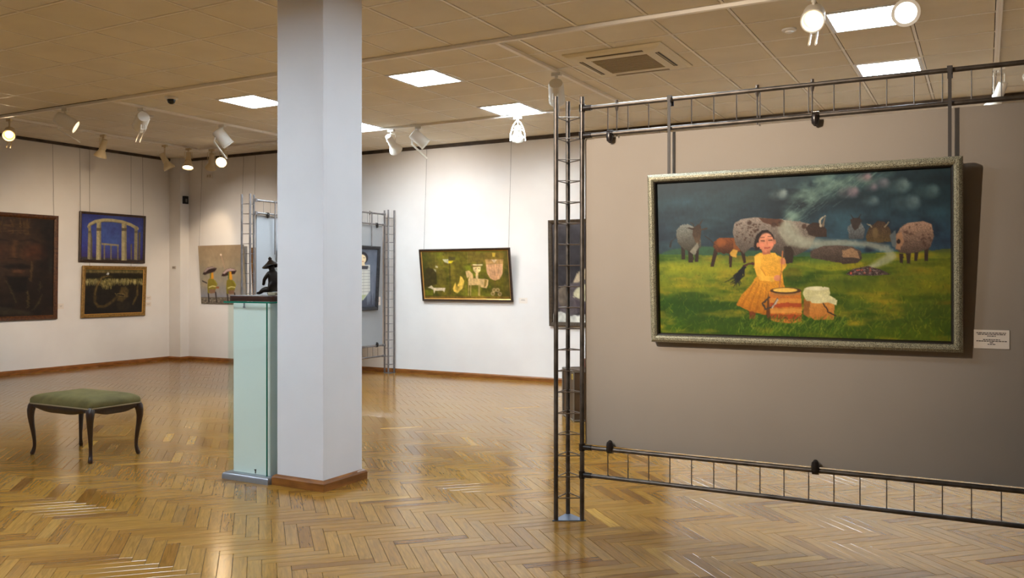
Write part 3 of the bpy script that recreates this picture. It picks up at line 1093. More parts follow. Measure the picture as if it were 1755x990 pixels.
    A.ell((1352, 501), 27, 5.5, (74, 52, 32))
    A.ell((1351, 500), 21, 3.6, (220, 178, 84))
    for k in range(17):
        A.ell((1327 + 3.1 * k, 506 + 1.6 * math.sin(k / 16 * math.pi)), 1.1, 1.3, (150, 116, 70))
    A.line([(1324, 512), (1312, 522), (1316, 532), (1330, 528), (1338, 514)], 3, (70, 58, 48))
    for k in range(8):
        A.ell((1330 + k * 1.2, 529 - k * 2.0), 1.2, 1.4, (190, 180, 164))
    A.poly([(1383, 514), (1400, 512), (1402, 545), (1392, 546), (1382, 540)], (150, 96, 44), tex=0.08)
    A.poly([(1394, 518), (1434, 520), (1434, 549), (1400, 549), (1392, 542)], (204, 140, 66), c2=(176, 108, 46), tex=0.06)
    A.poly([(1381, 506), (1384, 497), (1404, 494), (1426, 496), (1428, 506), (1420, 514), (1400, 520), (1386, 516)], (196, 190, 140), tex=0.05)
    A.poly([(1394, 514), (1402, 506), (1426, 508), (1440, 516), (1438, 525), (1424, 520), (1408, 522), (1396, 521)], (206, 200, 152), tex=0.05)
    A.ell((1406, 497), 20, 3.4, (214, 208, 168))
    A.line([(1416, 522), (1424, 536), (1437, 542)], 2, (52, 40, 32))
    for k in range(420):
        x = 1270 + 180 * A.rng.random()
        y = 548 + 26 * A.rng.random()
        s = 5 + 5 * A.rng.random()
        c = [(150, 160, 50), (60, 96, 24), (104, 130, 32), (36, 66, 18)][A.rng.integers(4)]
        A.line([(x, y), (x + s * A.rng.normal(0.5, 0.5), y - s)], 1.1, c, 0.5)
    return brush(A, 0.6, 0.06, 40)


HX = (-1.669 - 0.091) / 2
lean = math.atan2(0.066, 0.94)
t = hang('large oil painting of a girl in a yellow dress churning before cattle, antique silver frame', (HX, 4.722, 1.088), 0, lean, [])
PWD, PHT = 1.578, 0.945
frame(t, PWD, PHT, [(0, -0.03), (0, 0.012), (0.006, 0.024), (0.016, 0.032), (0.028, 0.032), (0.037, 0.026), (0.041, 0.02), (0.041, -0.03)], M['fr_silver'])
frame(t, PWD - 0.082, PHT - 0.082, [(0, -0.02), (0, 0.022), (0.006, 0.018), (0.012, 0.004), (0.012, -0.02)], M['fr_inner'], 'frame_slip').location = (0, 0, 0.041)
canvas(art_herd(), PWD - 0.10, PHT - 0.10, t, 1.0, z0=0.05)
for px in (-1.567, -0.149):
    m = MB().box((px - 0.008, 4.715, 1.98), (px + 0.008, 4.722, 2.47)).box((px - 0.012, 4.718, 2.455), (px + 0.012, 4.772, 2.483)).box((px - 0.012, 4.762, 2.43), (px + 0.012, 4.772, 2.47))
    world_child(m.build('hanging_bar', M['bar']), t)


# ---- caption cards
def card(label, loc, rotz, w=0.15, h=0.09, lines=((0.85, 0.16), (0.78, 0.24), (0.24, 0.33), (0.48, 0.52), (0.86, 0.6), (0.1, 0.68), (0.22, 0.77)), seed=1):
    t = empty('caption_card', loc, (0, 0, rotz))
    MB().box((-w / 2, -0.003, 0), (w / 2, 0, h)).build('card', M['card'], t)
    m = MB()
    rg = random.Random(seed)
    for frac, yy in lines:
        x, end = -w * frac / 2, w * frac / 2
        z = h * (1 - yy)
        while x < end - 0.002:
            l = min(rg.uniform(0.006, 0.016) * w / 0.15, end - x)
            m.box((x, -0.0034, z - h * 0.022), (x + l, -0.0029, z + h * 0.022))
            x += l + 0.0022
    m.build('print', M['ink'], t)
    tag(t, label, 'caption card')
    return t


card('white caption card with small dark print beside the herding painting', (0.029, 4.764, 1.108), 0)
card('small caption card right of the green riders painting', (-5.835, YB - 0.002, 1.11), 0, 0.14, 0.08, ((0.4, 0.3), (0.5, 0.45)), 2)
card('small caption card right of the dark face portrait', (XL + 0.002, 8.71, 0.985), R(90), 0.10, 0.085, ((0.5, 0.4), (0.3, 0.6)), 3)
card('upper of two caption cards right of the mammoth painting', (XL + 0.002, 10.365, 1.095), R(90), 0.12, 0.075, ((0.6, 0.4), (0.4, 0.6)), 4)
card('lower of two caption cards right of the mammoth painting', (XL + 0.002, 10.365, 0.985), R(90), 0.12, 0.075, ((0.6, 0.4), (0.4, 0.6)), 5)
card('white caption card on the far grey screen beside the black framed portrait', (FX - 0.02 + 0.001, 10.70, 1.06), R(90), 0.09, 0.13, ((0.5, 0.4), (0.4, 0.55)), 6)


# ---- green painting on the back wall
def art_green():
    A = Art(160, 82, [(720, 430), (871, 427), (875, 511), (728, 510)], 5)
    A.fill((92, 82, 22))
    A.mix((A.noise(6, 4) - 0.42) * 2.6, (122, 104, 34))
    A.mix((A.noise(7, 5) - 0.48) * 3, (62, 62, 14))
    A.mix((A.noise(9, 6) - 0.56) * 3, (112, 112, 24))
    u = A.gx / A.w
    A.mix(np.clip(0.25 - u, 0, 1) * 2.2, (46, 46, 14))
    A.mix(np.clip(u - 0.93, 0, 1) * 8, (62, 54, 30))

    def q(x, y):
        return (705 + x / 8.357, 415 + y / 8.357)

    def pl(pts, c, al=1, **k):
        A.poly([q(*p) for p in pts], c, al, **k)
    pl([(180, 400), (230, 350), (300, 380), (350, 430), (360, 600), (180, 640)], (54, 44, 20), 0.8)
    pl([(360, 420), (440, 380), (500, 440), (500, 600), (370, 610)], (98, 84, 30), 0.6)
    pl([(160, 770), (1410, 770), (1420, 810), (165, 800)], (122, 88, 34), 0.7)
    pl([(190, 680), (310, 690), (310, 760), (190, 760)], (98, 98, 18), 0.8)
    pl([(810, 130), (1060, 130), (1060, 300), (810, 290)], (118, 94, 40), 0.5)
    pl([(1060, 130), (1330, 140), (1325, 240), (1060, 240)], (120, 92, 36), 0.6)
    pl([(435, 235), (525, 235), (525, 298), (470, 280)], (176, 166, 128))
    pl([(525, 258), (600, 258), (575, 292), (530, 298)], (204, 178, 36))
    pl([(525, 200), (630, 205), (625, 250), (525, 250)], (70, 60, 34), 0.8)
    A.line([q(545, 300), q(560, 740)], 2.2, (66, 56, 26), 0.7)
    A.line([q(330, 130), q(335, 330)], 0.8, (140, 124, 60), 0.5)
    A.line([q(805, 130), q(805, 300)], 0.8, (140, 124, 60), 0.6)
    pl([(340, 325), (375, 340), (370, 365), (335, 355)], (190, 178, 150), 0.8)
    pl([(310, 375), (345, 385), (350, 425), (325, 410)], (170, 158, 130), 0.8)
    pl([(230, 650), (285, 615), (320, 650), (490, 650), (470, 715), (455, 690), (340, 692), (325, 740), (315, 680), (270, 655)], (192, 172, 140))
    pl([(595, 660), (630, 570), (650, 640), (690, 560), (700, 480), (725, 490), (760, 550), (740, 650), (700, 690), (660, 728), (610, 700)], (206, 168, 70))
    pl([(640, 600), (690, 640), (660, 690), (630, 670)], (122, 98, 30), 0.6)
    pl([(775, 410), (830, 400), (885, 450), (890, 510), (1000, 520), (1050, 520), (1110, 530), (1105, 600), (1080, 655), (1000, 640), (990, 610), (820, 610), (815, 540), (835, 480), (800, 515)], (196, 160, 104))
    pl([(1055, 525), (1090, 540), (1075, 620), (1045, 640)], (104, 84, 30), 0.8)
    for x in (825, 855, 970, 985):
        A.line([q(x, 600), q(x - 4, 755)], 1.5, (180, 146, 92), 0.85)
    pl([(925, 430), (962, 430), (962, 520), (925, 520)], (202, 168, 110))
    pl([(885, 350), (1000, 345), (995, 400), (960, 440), (920, 435), (892, 400)], (212, 180, 120))
    pl([(850, 310), (1030, 305), (1000, 340), (880, 345)], (126, 94, 46), 0.9)
    for k in range(10):
        A.ell(q(890 + 14 * k, 318), 1.3, 1.3, (210, 190, 140), 0.8)
    A.line([q(915, 378), q(935, 372)], 0.9, (70, 50, 30))
    A.line([q(960, 372), q(980, 376)], 0.9, (70, 50, 30))
    pl([(1075, 310), (1320, 300), (1315, 440), (1270, 520), (1200, 545), (1130, 510), (1085, 430)], (196, 148, 104))
    for x in (1110, 1150, 1190, 1230, 1270):
        A.line([q(x, 310), q(1195 + (x - 1190) * 0.4, 530)], 0.9, (150, 104, 70), 0.7)
    pl([(1060, 240), (1330, 235), (1320, 300), (1075, 310)], (176, 132, 82), 0.8)
    pl([(1150, 240), (1240, 240), (1195, 290)], (214, 186, 150), 0.8)
    pl([(1165, 140), (1215, 140), (1205, 200), (1170, 200)], (206, 168, 60), 0.9)
    A.line([q(1195, 540), q(1210, 650)], 1.0, (90, 66, 30))
    for x, y in ((1170, 730), (1190, 680), (1240, 680), (1270, 735)):
        A.ell(q(x, y), 3.6, 3.6, (168, 138, 104), 0.7)
        A.ell(q(x, y), 1.8, 1.8, (104, 86, 30), 0.8)
    return brush(A, 0.35, 0.12)


t = hang('wide green and ochre painting of a rider on a pale horse, dark brown frame', (-6.774, YB - 0.012, 1.132), 0, math.atan2(0.105, 0.79),
         [((-7.494, YB - 0.02, ZC - 0.03), (-7.494, YB - 0.1, 1.90)), ((-6.02, YB - 0.02, ZC - 0.03), (-6.02, YB - 0.1, 1.90))], mat_=M['wire'])
W_, H_ = 1.575, 0.79
frame(t, W_, H_, [(0, 0), (0, 0.028), (0.008, 0.036), (0.02, 0.034), (0.03, 0.022), (0.03, 0)], M['fr_dark'])
frame(t, W_ - 0.06, H_ - 0.06, [(0, 0), (0, 0.022), (0.012, 0.014), (0.012, 0)], M['fr_goldslip'], 'frame_slip').location = (0, 0, 0.03)
canvas(art_green(), W_ - 0.08, H_ - 0.08, t, 1.15, thick=0.005, yoff=-0.01, z0=0.04)


# ---- dark painting behind the near tower
def art_dark():
    A = Art(110, 100, [(947, 385), (1117, 368), (1117, 572), (950, 553)], 8)
    A.fill((50, 46, 48))
    A.mix((A.noise(4, 6) - 0.45) * 3, (34, 32, 36))
    A.mix(np.clip(0.13 - A.gy / A.h, 0, 1) * 5, (96, 90, 92))
    A.poly([(948, 540), (962, 536), (985, 546), (1060, 536), (1060, 565), (948, 560)], (198, 196, 186))
    A.poly([(958, 500), (968, 490), (1000, 484), (1060, 470), (1060, 530), (1000, 534), (976, 546), (960, 536), (956, 520)], (84, 76, 78))
    A.poly([(958, 498), (968, 492), (972, 520), (962, 530), (957, 516)], (106, 94, 82))
    A.poly([(978, 488), (984, 470), (1005, 458), (1060, 440), (1060, 466), (1004, 478), (984, 488)], (176, 158, 130))
    A.ell((1004, 506), 26, 17, (190, 182, 148), rot=-0.2)
    A.poly([(980, 512), (1000, 524), (1060, 520), (1060, 536), (985, 540)], (70, 60, 66), 0.8)
    A.ell((1004, 421), 6, 4, (206, 160, 110))
    A.ell((1030, 440), 20, 22, (176, 148, 116))
    return brush(A, 0.5, 0.15)


t = hang('dark painting with pale reclining shapes in an olive frame, behind the near tower', (-4.55, YB - 0.012, 0.80), 0, math.atan2(0.04, 1.49),
         [((-5.32, YB - 0.02, ZC - 0.03), (-5.32, YB - 0.05, 2.27)), ((-3.78, YB - 0.02, ZC - 0.03), (-3.78, YB - 0.05, 2.27))])
W_, H_ = 1.70, 1.49
frame(t, W_, H_, [(0, 0), (0, 0.03), (0.012, 0.04), (0.045, 0.034), (0.06, 0.02), (0.06, 0)], M['fr_olive'])
canvas(art_dark(), W_ - 0.11, H_ - 0.11, t, 1.0, thick=0.005, yoff=-0.01, z0=0.055)


# ---- two figures under umbrellas
def art_umbrella():
    A = Art(96, 88, [(339, 421), (423, 418.5), (423, 520.5), (345, 519.5)], 9)
    A.vgrad([(0, (150, 128, 100)), (0.25, (146, 128, 102)), (0.5, (140, 132, 112)), (0.8, (132, 128, 124)), (0.9, (124, 126, 138)), (1, (110, 104, 96))])
    A.mix((A.noise(4, 6) - 0.5) * 2, (166, 146, 116))

    def q(x, y):
        return (330 + x / 8.25, 410 + y / 8.25)

    def pl(pts, c, al=1, **k):
        A.poly([q(*p) for p in pts], c, al, **k)
    pl([(115, 822), (800, 822), (800, 930), (115, 905)], (98, 90, 78))
    for k in range(240):
        A.ell(q(125 + 640 * A.rng.random(), 832 + 70 * A.rng.random()), 0.6, 0.5, [(166, 156, 140), (52, 46, 40)][A.rng.integers(2)], 0.7)
    for dx, dy, tilt in ((0, 0, 0), (275, 10, 1)):
        def w(x, y):
            return (x + dx, y + dy)
        for x0, x1 in ((228, 240), (335, 350)):
            A.line([q(*w(x0, 760)), q(*w(x1 - 2, 885))], 2.2, (44, 36, 34))
        pl([w(225, 590), w(250, 568), (300 + dx, 572 + dy), w(340, 600), w(355, 670), w(330, 735), w(270, 765), w(220, 770), w(218, 680)], (124, 112, 36))
        pl([w(235, 720), w(330, 715), w(330, 765), w(260, 775)], (122, 92, 70))
        A.line([q(*w(240, 690)), q(*w(290, 672)), q(*w(345, 680))], 1.3, (206, 196, 130))
        A.line([q(*w(320, 590)), q(*w(360, 650))], 1.6, (140, 136, 52))
        pl([w(262, 490), w(305, 485), w(312, 560), w(300, 578), w(255, 572)], (206, 142, 42))
        pl([w(258, 492), w(275, 490), w(270, 570), w(255, 570)], (92, 110, 56), 0.9)
    pl([(148, 508), (170, 465), (220, 415), (290, 400), (362, 424), (330, 470), (280, 488), (215, 505), (180, 520)], (46, 30, 28))
    pl([(160, 480), (215, 418), (290, 402), (350, 420), (300, 424), (240, 440), (190, 480)], (150, 132, 128))
    pl([(425, 532), (450, 480), (500, 438), (560, 420), (620, 432), (655, 460), (620, 505), (570, 508), (500, 530), (460, 540)], (52, 34, 32))
    pl([(440, 495), (500, 440), (560, 422), (625, 436), (645, 455), (590, 462), (520, 470), (470, 505)], (176, 150, 144))
    pl([(540, 470), (575, 470), (575, 575), (525, 570)], (206, 142, 42))
    pl([(525, 480), (545, 478), (540, 570), (522, 570)], (88, 104, 52))
    A.line([q(145, 603), q(208, 632)], 1.6, (50, 42, 40))
    pl([(335, 682), (388, 680), (385, 705), (345, 705)], (140, 84, 48))
    A.line([q(480, 430), q(450, 310), q(425, 230)], 0.9, (176, 138, 116))
    A.ell(q(425, 228), 1.8, 1.8, (216, 196, 170))
    A.line([q(745, 230), q(740, 330)], 1.6, (120, 84, 62))
    return brush(A, 0.2, 0.03)


t = hang('unframed painting of two small figures under black umbrellas, grey sky', (-11.83, YB - 0.004, 1.028), 0, math.atan2(0.075, 1.04),
         [((-12.366, YB - 0.02, ZBAY - 0.03), (-12.366, YB - 0.09, 2.04)), ((-11.342, YB - 0.02, ZBAY - 0.03), (-11.342, YB - 0.09, 2.04))])
canvas(art_umbrella(), 1.11, 1.04, t, 1.1, thick=0.02, yoff=-0.022)


def art_gold():
    A = Art(40, 40, [(0, 0), (1, 0), (1, 1), (0, 1)], 10)
    A.fill((150, 104, 34))
    A.mix((A.noise(5, 5) - 0.45) * 3, (90, 56, 22))
    A.mix((A.noise(6, 6) - 0.5) * 3, (196, 150, 60))
    return A


t = hang('ochre canvas on the back wall glimpsed between the poles of the far tower', (-10.62, YB - 0.004, 1.03), 0, 0.05,
         [((-11.065, YB - 0.02, ZBAY - 0.03), (-11.065, YB - 0.06, 2.0))])
canvas(art_gold(), 1.0, 0.98, t, 1.0, thick=0.02, yoff=-0.022)


# ---- left wall: face, ring of pillars, mammoth
def art_face():
    A = Art(110, 168, [(-160, 366), (92, 377), (91, 539), (-160, 560)], 11)
    A.fill((32, 22, 15))
    A.mix((A.noise(5, 7) - 0.45) * 2.6, (48, 34, 22))
    A.mix((A.noise(8, 10) - 0.55) * 3, (20, 14, 11))

    def q(x, y):
        return (x / 4.945, 355 + y / 4.945)

    def pl(pts, c, al=1, **k):
        A.poly([q(*p) for p in pts], c, al, soft=3, **k)
    A.ell((18, 428), 46, 66, (62, 42, 26), 0.8, soft=14)
    for k in range(60):
        x = -140 + 400 * A.rng.random()
        A.line([q(x, 90 + 50 * A.rng.random()), q(x + A.rng.normal(0, 12), 150 + 110 * A.rng.random())], 1.0, [(128, 90, 44), (70, 52, 30)][A.rng.integers(2)], 0.5)
    for k in range(26):
        y = 150 + 90 * A.rng.random()
        x = -60 + 260 * A.rng.random()
        A.line([q(x, y), q(x + 60, y + A.rng.normal(0, 8))], 1.4, (112, 80, 46), 0.5)
    for sx in (-1, 1):
        A.line([q(110 + sx * 60, 300), q(110 + sx * 150, 285), q(110 + sx * 210, 310)], [3, 5, 3], (18, 12, 10), 0.8, soft=3)
    A.ell(q(280, 390), 17, 12, (104, 52, 30), 0.5, soft=14)
    A.ell(q(-20, 400), 14, 14, (96, 52, 30), 0.45, soft=14)
    A.line([q(118, 300), q(105, 400), q(115, 440)], [2, 5, 6], (124, 80, 44), 0.6, soft=5)
    A.line([q(60, 450), q(115, 448), q(180, 455)], [2, 4, 2], (24, 16, 12), 0.8)
    pl([(0, 520), (60, 500), (180, 490), (270, 510), (250, 530), (60, 540)], (22, 15, 12), 0.9)
    pl([(90, 552), (150, 540), (210, 550), (170, 570), (110, 568)], (112, 70, 44), 0.7)
    pl([(40, 600), (240, 600), (220, 720), (120, 740), (60, 700)], (20, 14, 11), 0.9)
    for a, b, c in (((265, 470), (255, 640), (130, 100, 54)), ((340, 640), (330, 720), (92, 78, 46)), ((230, 720), (232, 860), (150, 124, 60)), ((40, 640), (130, 820), (96, 82, 44)), ((360, 740), (280, 880), (104, 90, 52))):
        A.line([q(*a), q((a[0] + b[0]) / 2 + 8, (a[1] + b[1]) / 2), q(*b)], [1, 2.4, 1], c, 0.7, soft=2)
    pl([(-100, 850), (60, 870), (260, 890), (260, 920), (-100, 930)], (60, 54, 40), 0.6)
    A.ell(q(430, 500), 2, 12, (70, 76, 66), 0.5, soft=4)
    return brush(A, 0.6, 0.14)


t = hang('very dark portrait of a bearded face in a brown frame, cut by the left edge', (XL + 0.012, 7.555, 0.83), R(90), math.atan2(0.03, 1.64),
         [((XL + 0.02, 8.562, ZBAY - 0.03), (XL + 0.05, 8.562, 2.46)), ((XL + 0.02, 6.60, ZBAY - 0.03), (XL + 0.05, 6.60, 2.46))])
W_, H_ = 2.15, 1.64
frame(t, W_, H_, [(0, 0), (0, 0.03), (0.01, 0.042), (0.04, 0.038), (0.065, 0.02), (0.065, 0)], M['fr_brown'])
canvas(art_face(), W_ - 0.12, H_ - 0.12, t, 0.9, thick=0.005, yoff=-0.012, z0=0.06)


def art_pillars():
    A = Art(130, 86, [(139, 364), (245.5, 372.5), (243.5, 447), (138, 446)], 12)
    A.vgrad([(0, (40, 48, 112)), (0.4, (52, 66, 136)), (0.7, (52, 56, 128)), (0.92, (52, 44, 98)), (1, (42, 36, 52))])
    u, v = A.gx / A.w, A.gy / A.h
    A.mix(np.exp(-((u - 0.5) / 0.22) ** 2 - ((v - 0.42) / 0.4) ** 2) * 0.7, (66, 98, 156))
    A.mix((A.noise(4, 3) - 0.5) * 1.5, (44, 44, 108))

    def q(x, y):
        return (125 + x / 4.95, 350 + y / 4.95)

    def pl(pts, c, al=1, **k):
        A.poly([q(*p) for p in pts], c, al, tex=0.1, **k)
    pl([(70, 452), (600, 470), (600, 500), (70, 490)], (58, 52, 52), 0.9)
    st, dk = (158, 148, 112), (84, 78, 62)
    pl([(150, 180), (165, 300), (165, 470), (150, 470)], dk)
    pl([(555, 240), (572, 235), (565, 470), (550, 470)], dk)
    for x in (262, 318, 376):
        pl([(x, 345), (x + 12, 345), (x + 12, 476), (x, 470)], (112, 104, 88))
    pl([(245, 330), (390, 342), (390, 356), (245, 346)], (140, 130, 104))
    pl([(488, 340), (500, 335), (500, 470), (488, 470)], (96, 90, 78))
    A.line([q(135, 190), q(145, 170), q(190, 145), q(260, 132), q(330, 134), q(420, 148), q(490, 172), q(545, 205)], 5.0, st)
    A.line([q(145, 180), q(200, 155), q(270, 146), q(340, 148), q(430, 162)], 1.2, dk, 0.7)
    for x0, x1, y0, y1 in ((202, 240, 150, 480), (415, 455, 160, 484)):
        pl([(x0, y0), (x1, y0), (x1, y1), (x0 - 4, y1)], st)
        pl([(x0 + 24, y0 + 10), (x1, y0), (x1, y1), (x0 + 24, y1)], dk, 0.45)
        pl([(x0 - 2, 200), (x1 + 2, 200), (x1, 226), (x0, 226)], (70, 62, 52), 0.8)
    for x0, x1 in ((130, 152), (522, 548)):
        pl([(x0, 185), (x1, 185), (x1 - 4, 474), (x0 - 6, 470)], (128, 120, 92))
        pl([(x0, 225), (x1, 225), (x1, 245), (x0, 245)], dk, 0.8)
    return brush(A, 0.25, 0.06)


t = hang('blue painting of a ring of stone pillars, upper of two on the left wall', (XL + 0.012, 9.64, 1.745), R(90), math.atan2(0.025, 0.83),
         [((XL + 0.02, 9.03, ZBAY - 0.03), (XL + 0.04, 9.03, 2.57)), ((XL + 0.02, 10.235, ZBAY - 0.03), (XL + 0.04, 10.235, 2.57))])
W_, H_ = 1.26, 0.832
frame(t, W_, H_, [(0, 0), (0, 0.028), (0.012, 0.034), (0.03, 0.028), (0.04, 0.018), (0.04, 0)], M['fr_dark'])
canvas(art_pillars(), W_ - 0.07, H_ - 0.07, t, 1.25, thick=0.005, yoff=-0.012, z0=0.035)


def art_mammoth():
    A = Art(124, 90, [(147, 461), (246, 463), (243, 535), (144, 538)], 13)
    A.vgrad([(0, (84, 74, 40)), (0.07, (112, 98, 58)), (0.1, (40, 34, 20)), (0.18, (30, 26, 14)), (0.22, (46, 42, 22)), (0.4, (30, 24, 14)), (1, (20, 15, 10))])

    def q(x, y):
        return (125 + x / 4.95, 350 + y / 4.95)
    for k in range(420):
        x = 112 + 480 * A.rng.random()
        y = 632 + 26 * A.rng.random()
        l = 12 + 28 * A.rng.random() * (1.6 if 240 < x < 350 else 1)
        A.line([q(x, y), q(x + A.rng.normal(0, 4), y + l)], 0.9, [(178, 166, 112), (146, 132, 78), (106, 98, 52)][A.rng.integers(3)], 0.55)
    for k in range(60):
        x = 250 + 80 * A.rng.random()
        y = 640 + 60 * A.rng.random()
        A.line([q(x, y), q(x + A.rng.normal(0, 4), y + 24)], 0.9, (150, 136, 76), 0.5)
    A.line([q(335, 618), q(300, 608), q(250, 622), q(210, 680), q(185, 760), q(188, 830), q(215, 868), q(270, 868), q(330, 830), q(375, 785)], [1.5, 3, 4, 4, 4.5, 4.5, 4.5, 5, 5, 4], (96, 76, 38), 0.7, soft=3)
    A.line([q(300, 610), q(250, 625), q(208, 690), q(184, 770)], 1.2, (150, 126, 72), 0.6)
    A.poly([q(395, 750), q(410, 705), q(450, 700), q(476, 730), q(470, 790), q(420, 830), q(375, 820)], (92, 74, 38), 0.85, soft=3)
    A.poly([q(355, 755), q(440, 764), q(446, 790), q(370, 778)], (130, 112, 66), 0.9)
    A.poly([q(364, 762), q(436, 770), q(436, 782), q(372, 774)], (24, 18, 12))
    A.line([q(550, 700), q(548, 770), q(510, 850)], [3, 4, 3], (92, 74, 36), 0.8, soft=2)
    A.ell(q(430, 860), 12, 8, (44, 36, 20), 0.6, soft=5)
    A.poly([q(285, 598), q(300, 580), q(312, 588), q(304, 602)], (190, 190, 184))
    return brush(A, 0.5, 0.2)


t = hang('dark gold framed painting of a mammoth skull and tusk below the blue painting', (XL + 0.012, 9.66, 0.828), R(90), math.atan2(0.045, 0.86),
         [((XL + 0.012, 9.216, ZBAY - 0.03), (XL + 0.012, 9.216, 1.68)), ((XL + 0.012, 10.008, ZBAY - 0.03), (XL + 0.012, 10.008, 1.68))])
W_, H_ = 1.225, 0.86
frame(t, W_, H_, [(0, 0), (0, 0.03), (0.014, 0.038), (0.04, 0.032), (0.05, 0.02), (0.05, 0)], M['fr_gold'])
frame(t, W_ - 0.10, H_ - 0.10, [(0, 0), (0, 0.02), (0.01, 0.013), (0.01, 0)], M['fr_goldslip'], 'frame_slip').location = (0, 0, 0.05)
canvas(art_mammoth(), W_ - 0.116, H_ - 0.116, t, 0.95, thick=0.005, yoff=-0.012, z0=0.058)


# ---- portrait on the far screen
def art_woman():
    A = Art(60, 92, [(600, 427), (642, 427), (638, 525), (600, 525)], 14)
    A.fill((96, 104, 118))
    A.mix((A.noise(4, 6) - 0.45) * 2, (72, 80, 96))
    v = A.gy / A.h
    A.mix(np.clip(v - 0.55, 0, 1) * 1.6, (46, 48, 60))
    for k in range(60):
        x = 628 + 10 * A.rng.random()
        A.line([(x, 470 + 40 * A.rng.random()), (x + A.rng.normal(0, 1), 500 + 22 * A.rng.random())], 0.8, (110, 116, 130), 0.4)
    A.ell((622, 444), 7.6, 11, (26, 24, 30))
    A.poly([(602, 458), (632, 456), (632, 500), (624, 514), (602, 516)], (196, 196, 188))
    for k in range(9):
        A.line([(602, 462 + 5 * k), (632, 461 + 5 * k)], 0.8, (126, 128, 128), 0.6)
    for k in range(5):
        A.line([(606 + 6 * k, 458), (606 + 6 * k, 508)], 0.7, (140, 142, 140), 0.5)
    A.ell((622, 446), 5.0, 8.4, (222, 202, 164))
    A.poly([(618, 452), (625, 452), (626, 462), (617, 462)], (214, 194, 158))
    A.poly([(616, 458), (630, 458), (629, 464), (616, 464)], (52, 50, 56))
    A.ell((620.3, 444), 1.0, 0.5, (40, 34, 34))
    A.ell((624.3, 444), 1.0, 0.5, (40, 34, 34))
    A.line([(621, 450.5), (624, 450.5)], 0.7, (170, 92, 80))
    A.poly([(616, 440), (617, 435), (626, 435), (628, 441), (622, 437.5)], (26, 24, 30))
    A.poly([(604, 508), (628, 506), (622, 516), (604, 518)], (150, 158, 112), 0.8)
    return A


t = hang('portrait of a dark haired woman in a white tunic, black frame, on the far screen', (FX - 0.015, 10.215, 0.99), R(90), math.atan2(0.05, 0.97), [])
W_, H_ = 0.86, 0.975
frame(t, W_, H_, [(0, 0), (0, 0.03), (0.012, 0.04), (0.04, 0.034), (0.055, 0.016), (0.055, 0)], M['fr_black'])
canvas(art_woman(), W_ - 0.10, H_ - 0.10, t, 1.1, thick=0.005, yoff=-0.01, z0=0.05)
for py in (10.487, 9.94):
    world_child(MB().box((FX + 0.012, py - 0.009, 1.93), (FX + 0.02, py + 0.009, 2.47)).box((FX - 0.03, py - 0.01, 2.462), (FX + 0.02, py + 0.01, 2.482)).build('hanging_bar', M['steel']), t)

t = hang('painting in a pale frame on the far screen, mostly hidden behind the column', (FX - 0.015, 9.02, 0.98), R(90), 0.03, [])
W_, H_ = 1.04, 0.93
frame(t, W_, H_, [(0, 0), (0, 0.03), (0.012, 0.036), (0.045, 0.03), (0.05, 0.012), (0.05, 0)], M['fr_pale'])
canvas(art_gold(), W_ - 0.09, H_ - 0.09, t, 0.8, thick=0.005, yoff=-0.01, z0=0.045)
for py in (8.451, 9.35):
    world_child(MB().box((FX + 0.012, py - 0.009, 1.78), (FX + 0.02, py + 0.009, 2.47)).box((FX - 0.03, py - 0.01, 2.462), (FX + 0.02, py + 0.01, 2.482)).build('hanging_bar', M['steel']), t)

# ------------------------------------------------------------------ glass pedestal case and figurine
gc = empty('glass_display_case', (-4.638, 4.80, 0))
# local frame: x -0.235..0.235, y -0.29..0.25
m = MB()
prof = [(0, 0), (0, 0.03), (0.006, 0.042), (0.018, 0.05), (0.04, 0.05), (0.04, 0)]
hx, y0, y1 = 0.225, -0.298, 0.262
n = len(prof)
vs, fs = [], []
for cx, cy, sx, sy in ((-hx, y0, 1, 1), (hx, y0, -1, 1), (hx, y1, -1, -1), (-hx, y1, 1, -1)):
    vs += [(cx + sx * d, cy + sy * d, z) for d, z in prof]
for k in range(4):
    for i in range(n):
        a, b = k * n, ((k + 1) % 4) * n
        fs.append((a + i, b + i, b + (i + 1) % n, a + (i + 1) % n))
m.add(vs, fs).box((-hx + 0.03, y0 + 0.03, 0), (hx - 0.03, y1 - 0.03, 0.049)).build('metal_base', M['alu'], gc, smooth=True)
gx, gy0, gy1, gz0, gz1, th = 0.203, -0.262, 0.235, 0.05, 1.275, 0.008
for lo, hi in (((-gx, gy0, gz0), (gx - 0.028, gy0 + th, gz1)), ((-gx, gy1 - th, gz0), (gx, gy1, gz1)), ((-gx, gy0 + th, gz0), (-gx + th, gy1 - th, gz1)), ((gx - 0.008, gy0 + th, gz0), (gx, gy1 - th, gz1))):
    MB().box(lo, hi).build('glass_pane', M['glass'], gc)
MB().box((gx - 0.028, gy0 - 0.0005, gz0), (gx - 0.022, gy0 + th + 0.0005, gz1)).build('pane_edge', M['glass_edge'], gc)
tp = MB().box((-gx - 0.02, gy0 - 0.02, gz1), (gx + 0.02, gy1 + 0.02, gz1 + 0.012)).build('glass_top', M['glass'], gc)
m = MB()
for lo, hi in (((-gx - 0.0205, gy0 - 0.021, gz1 + 0.0005), (gx + 0.0205, gy0 - 0.0195, gz1 + 0.0115)), ((gx + 0.0195, gy0 - 0.02, gz1 + 0.0005), (gx + 0.021, gy1 + 0.02, gz1 + 0.0115))):
    m.box(lo, hi)
m.build('top_edge', M['glass_edge'], gc)
MB().box((-gx + 0.034, gy0 + 0.024, gz0), (gx - 0.014, gy1 - 0.03, gz1 - 0.002)).build('inner_panel', M['inner'], gc)
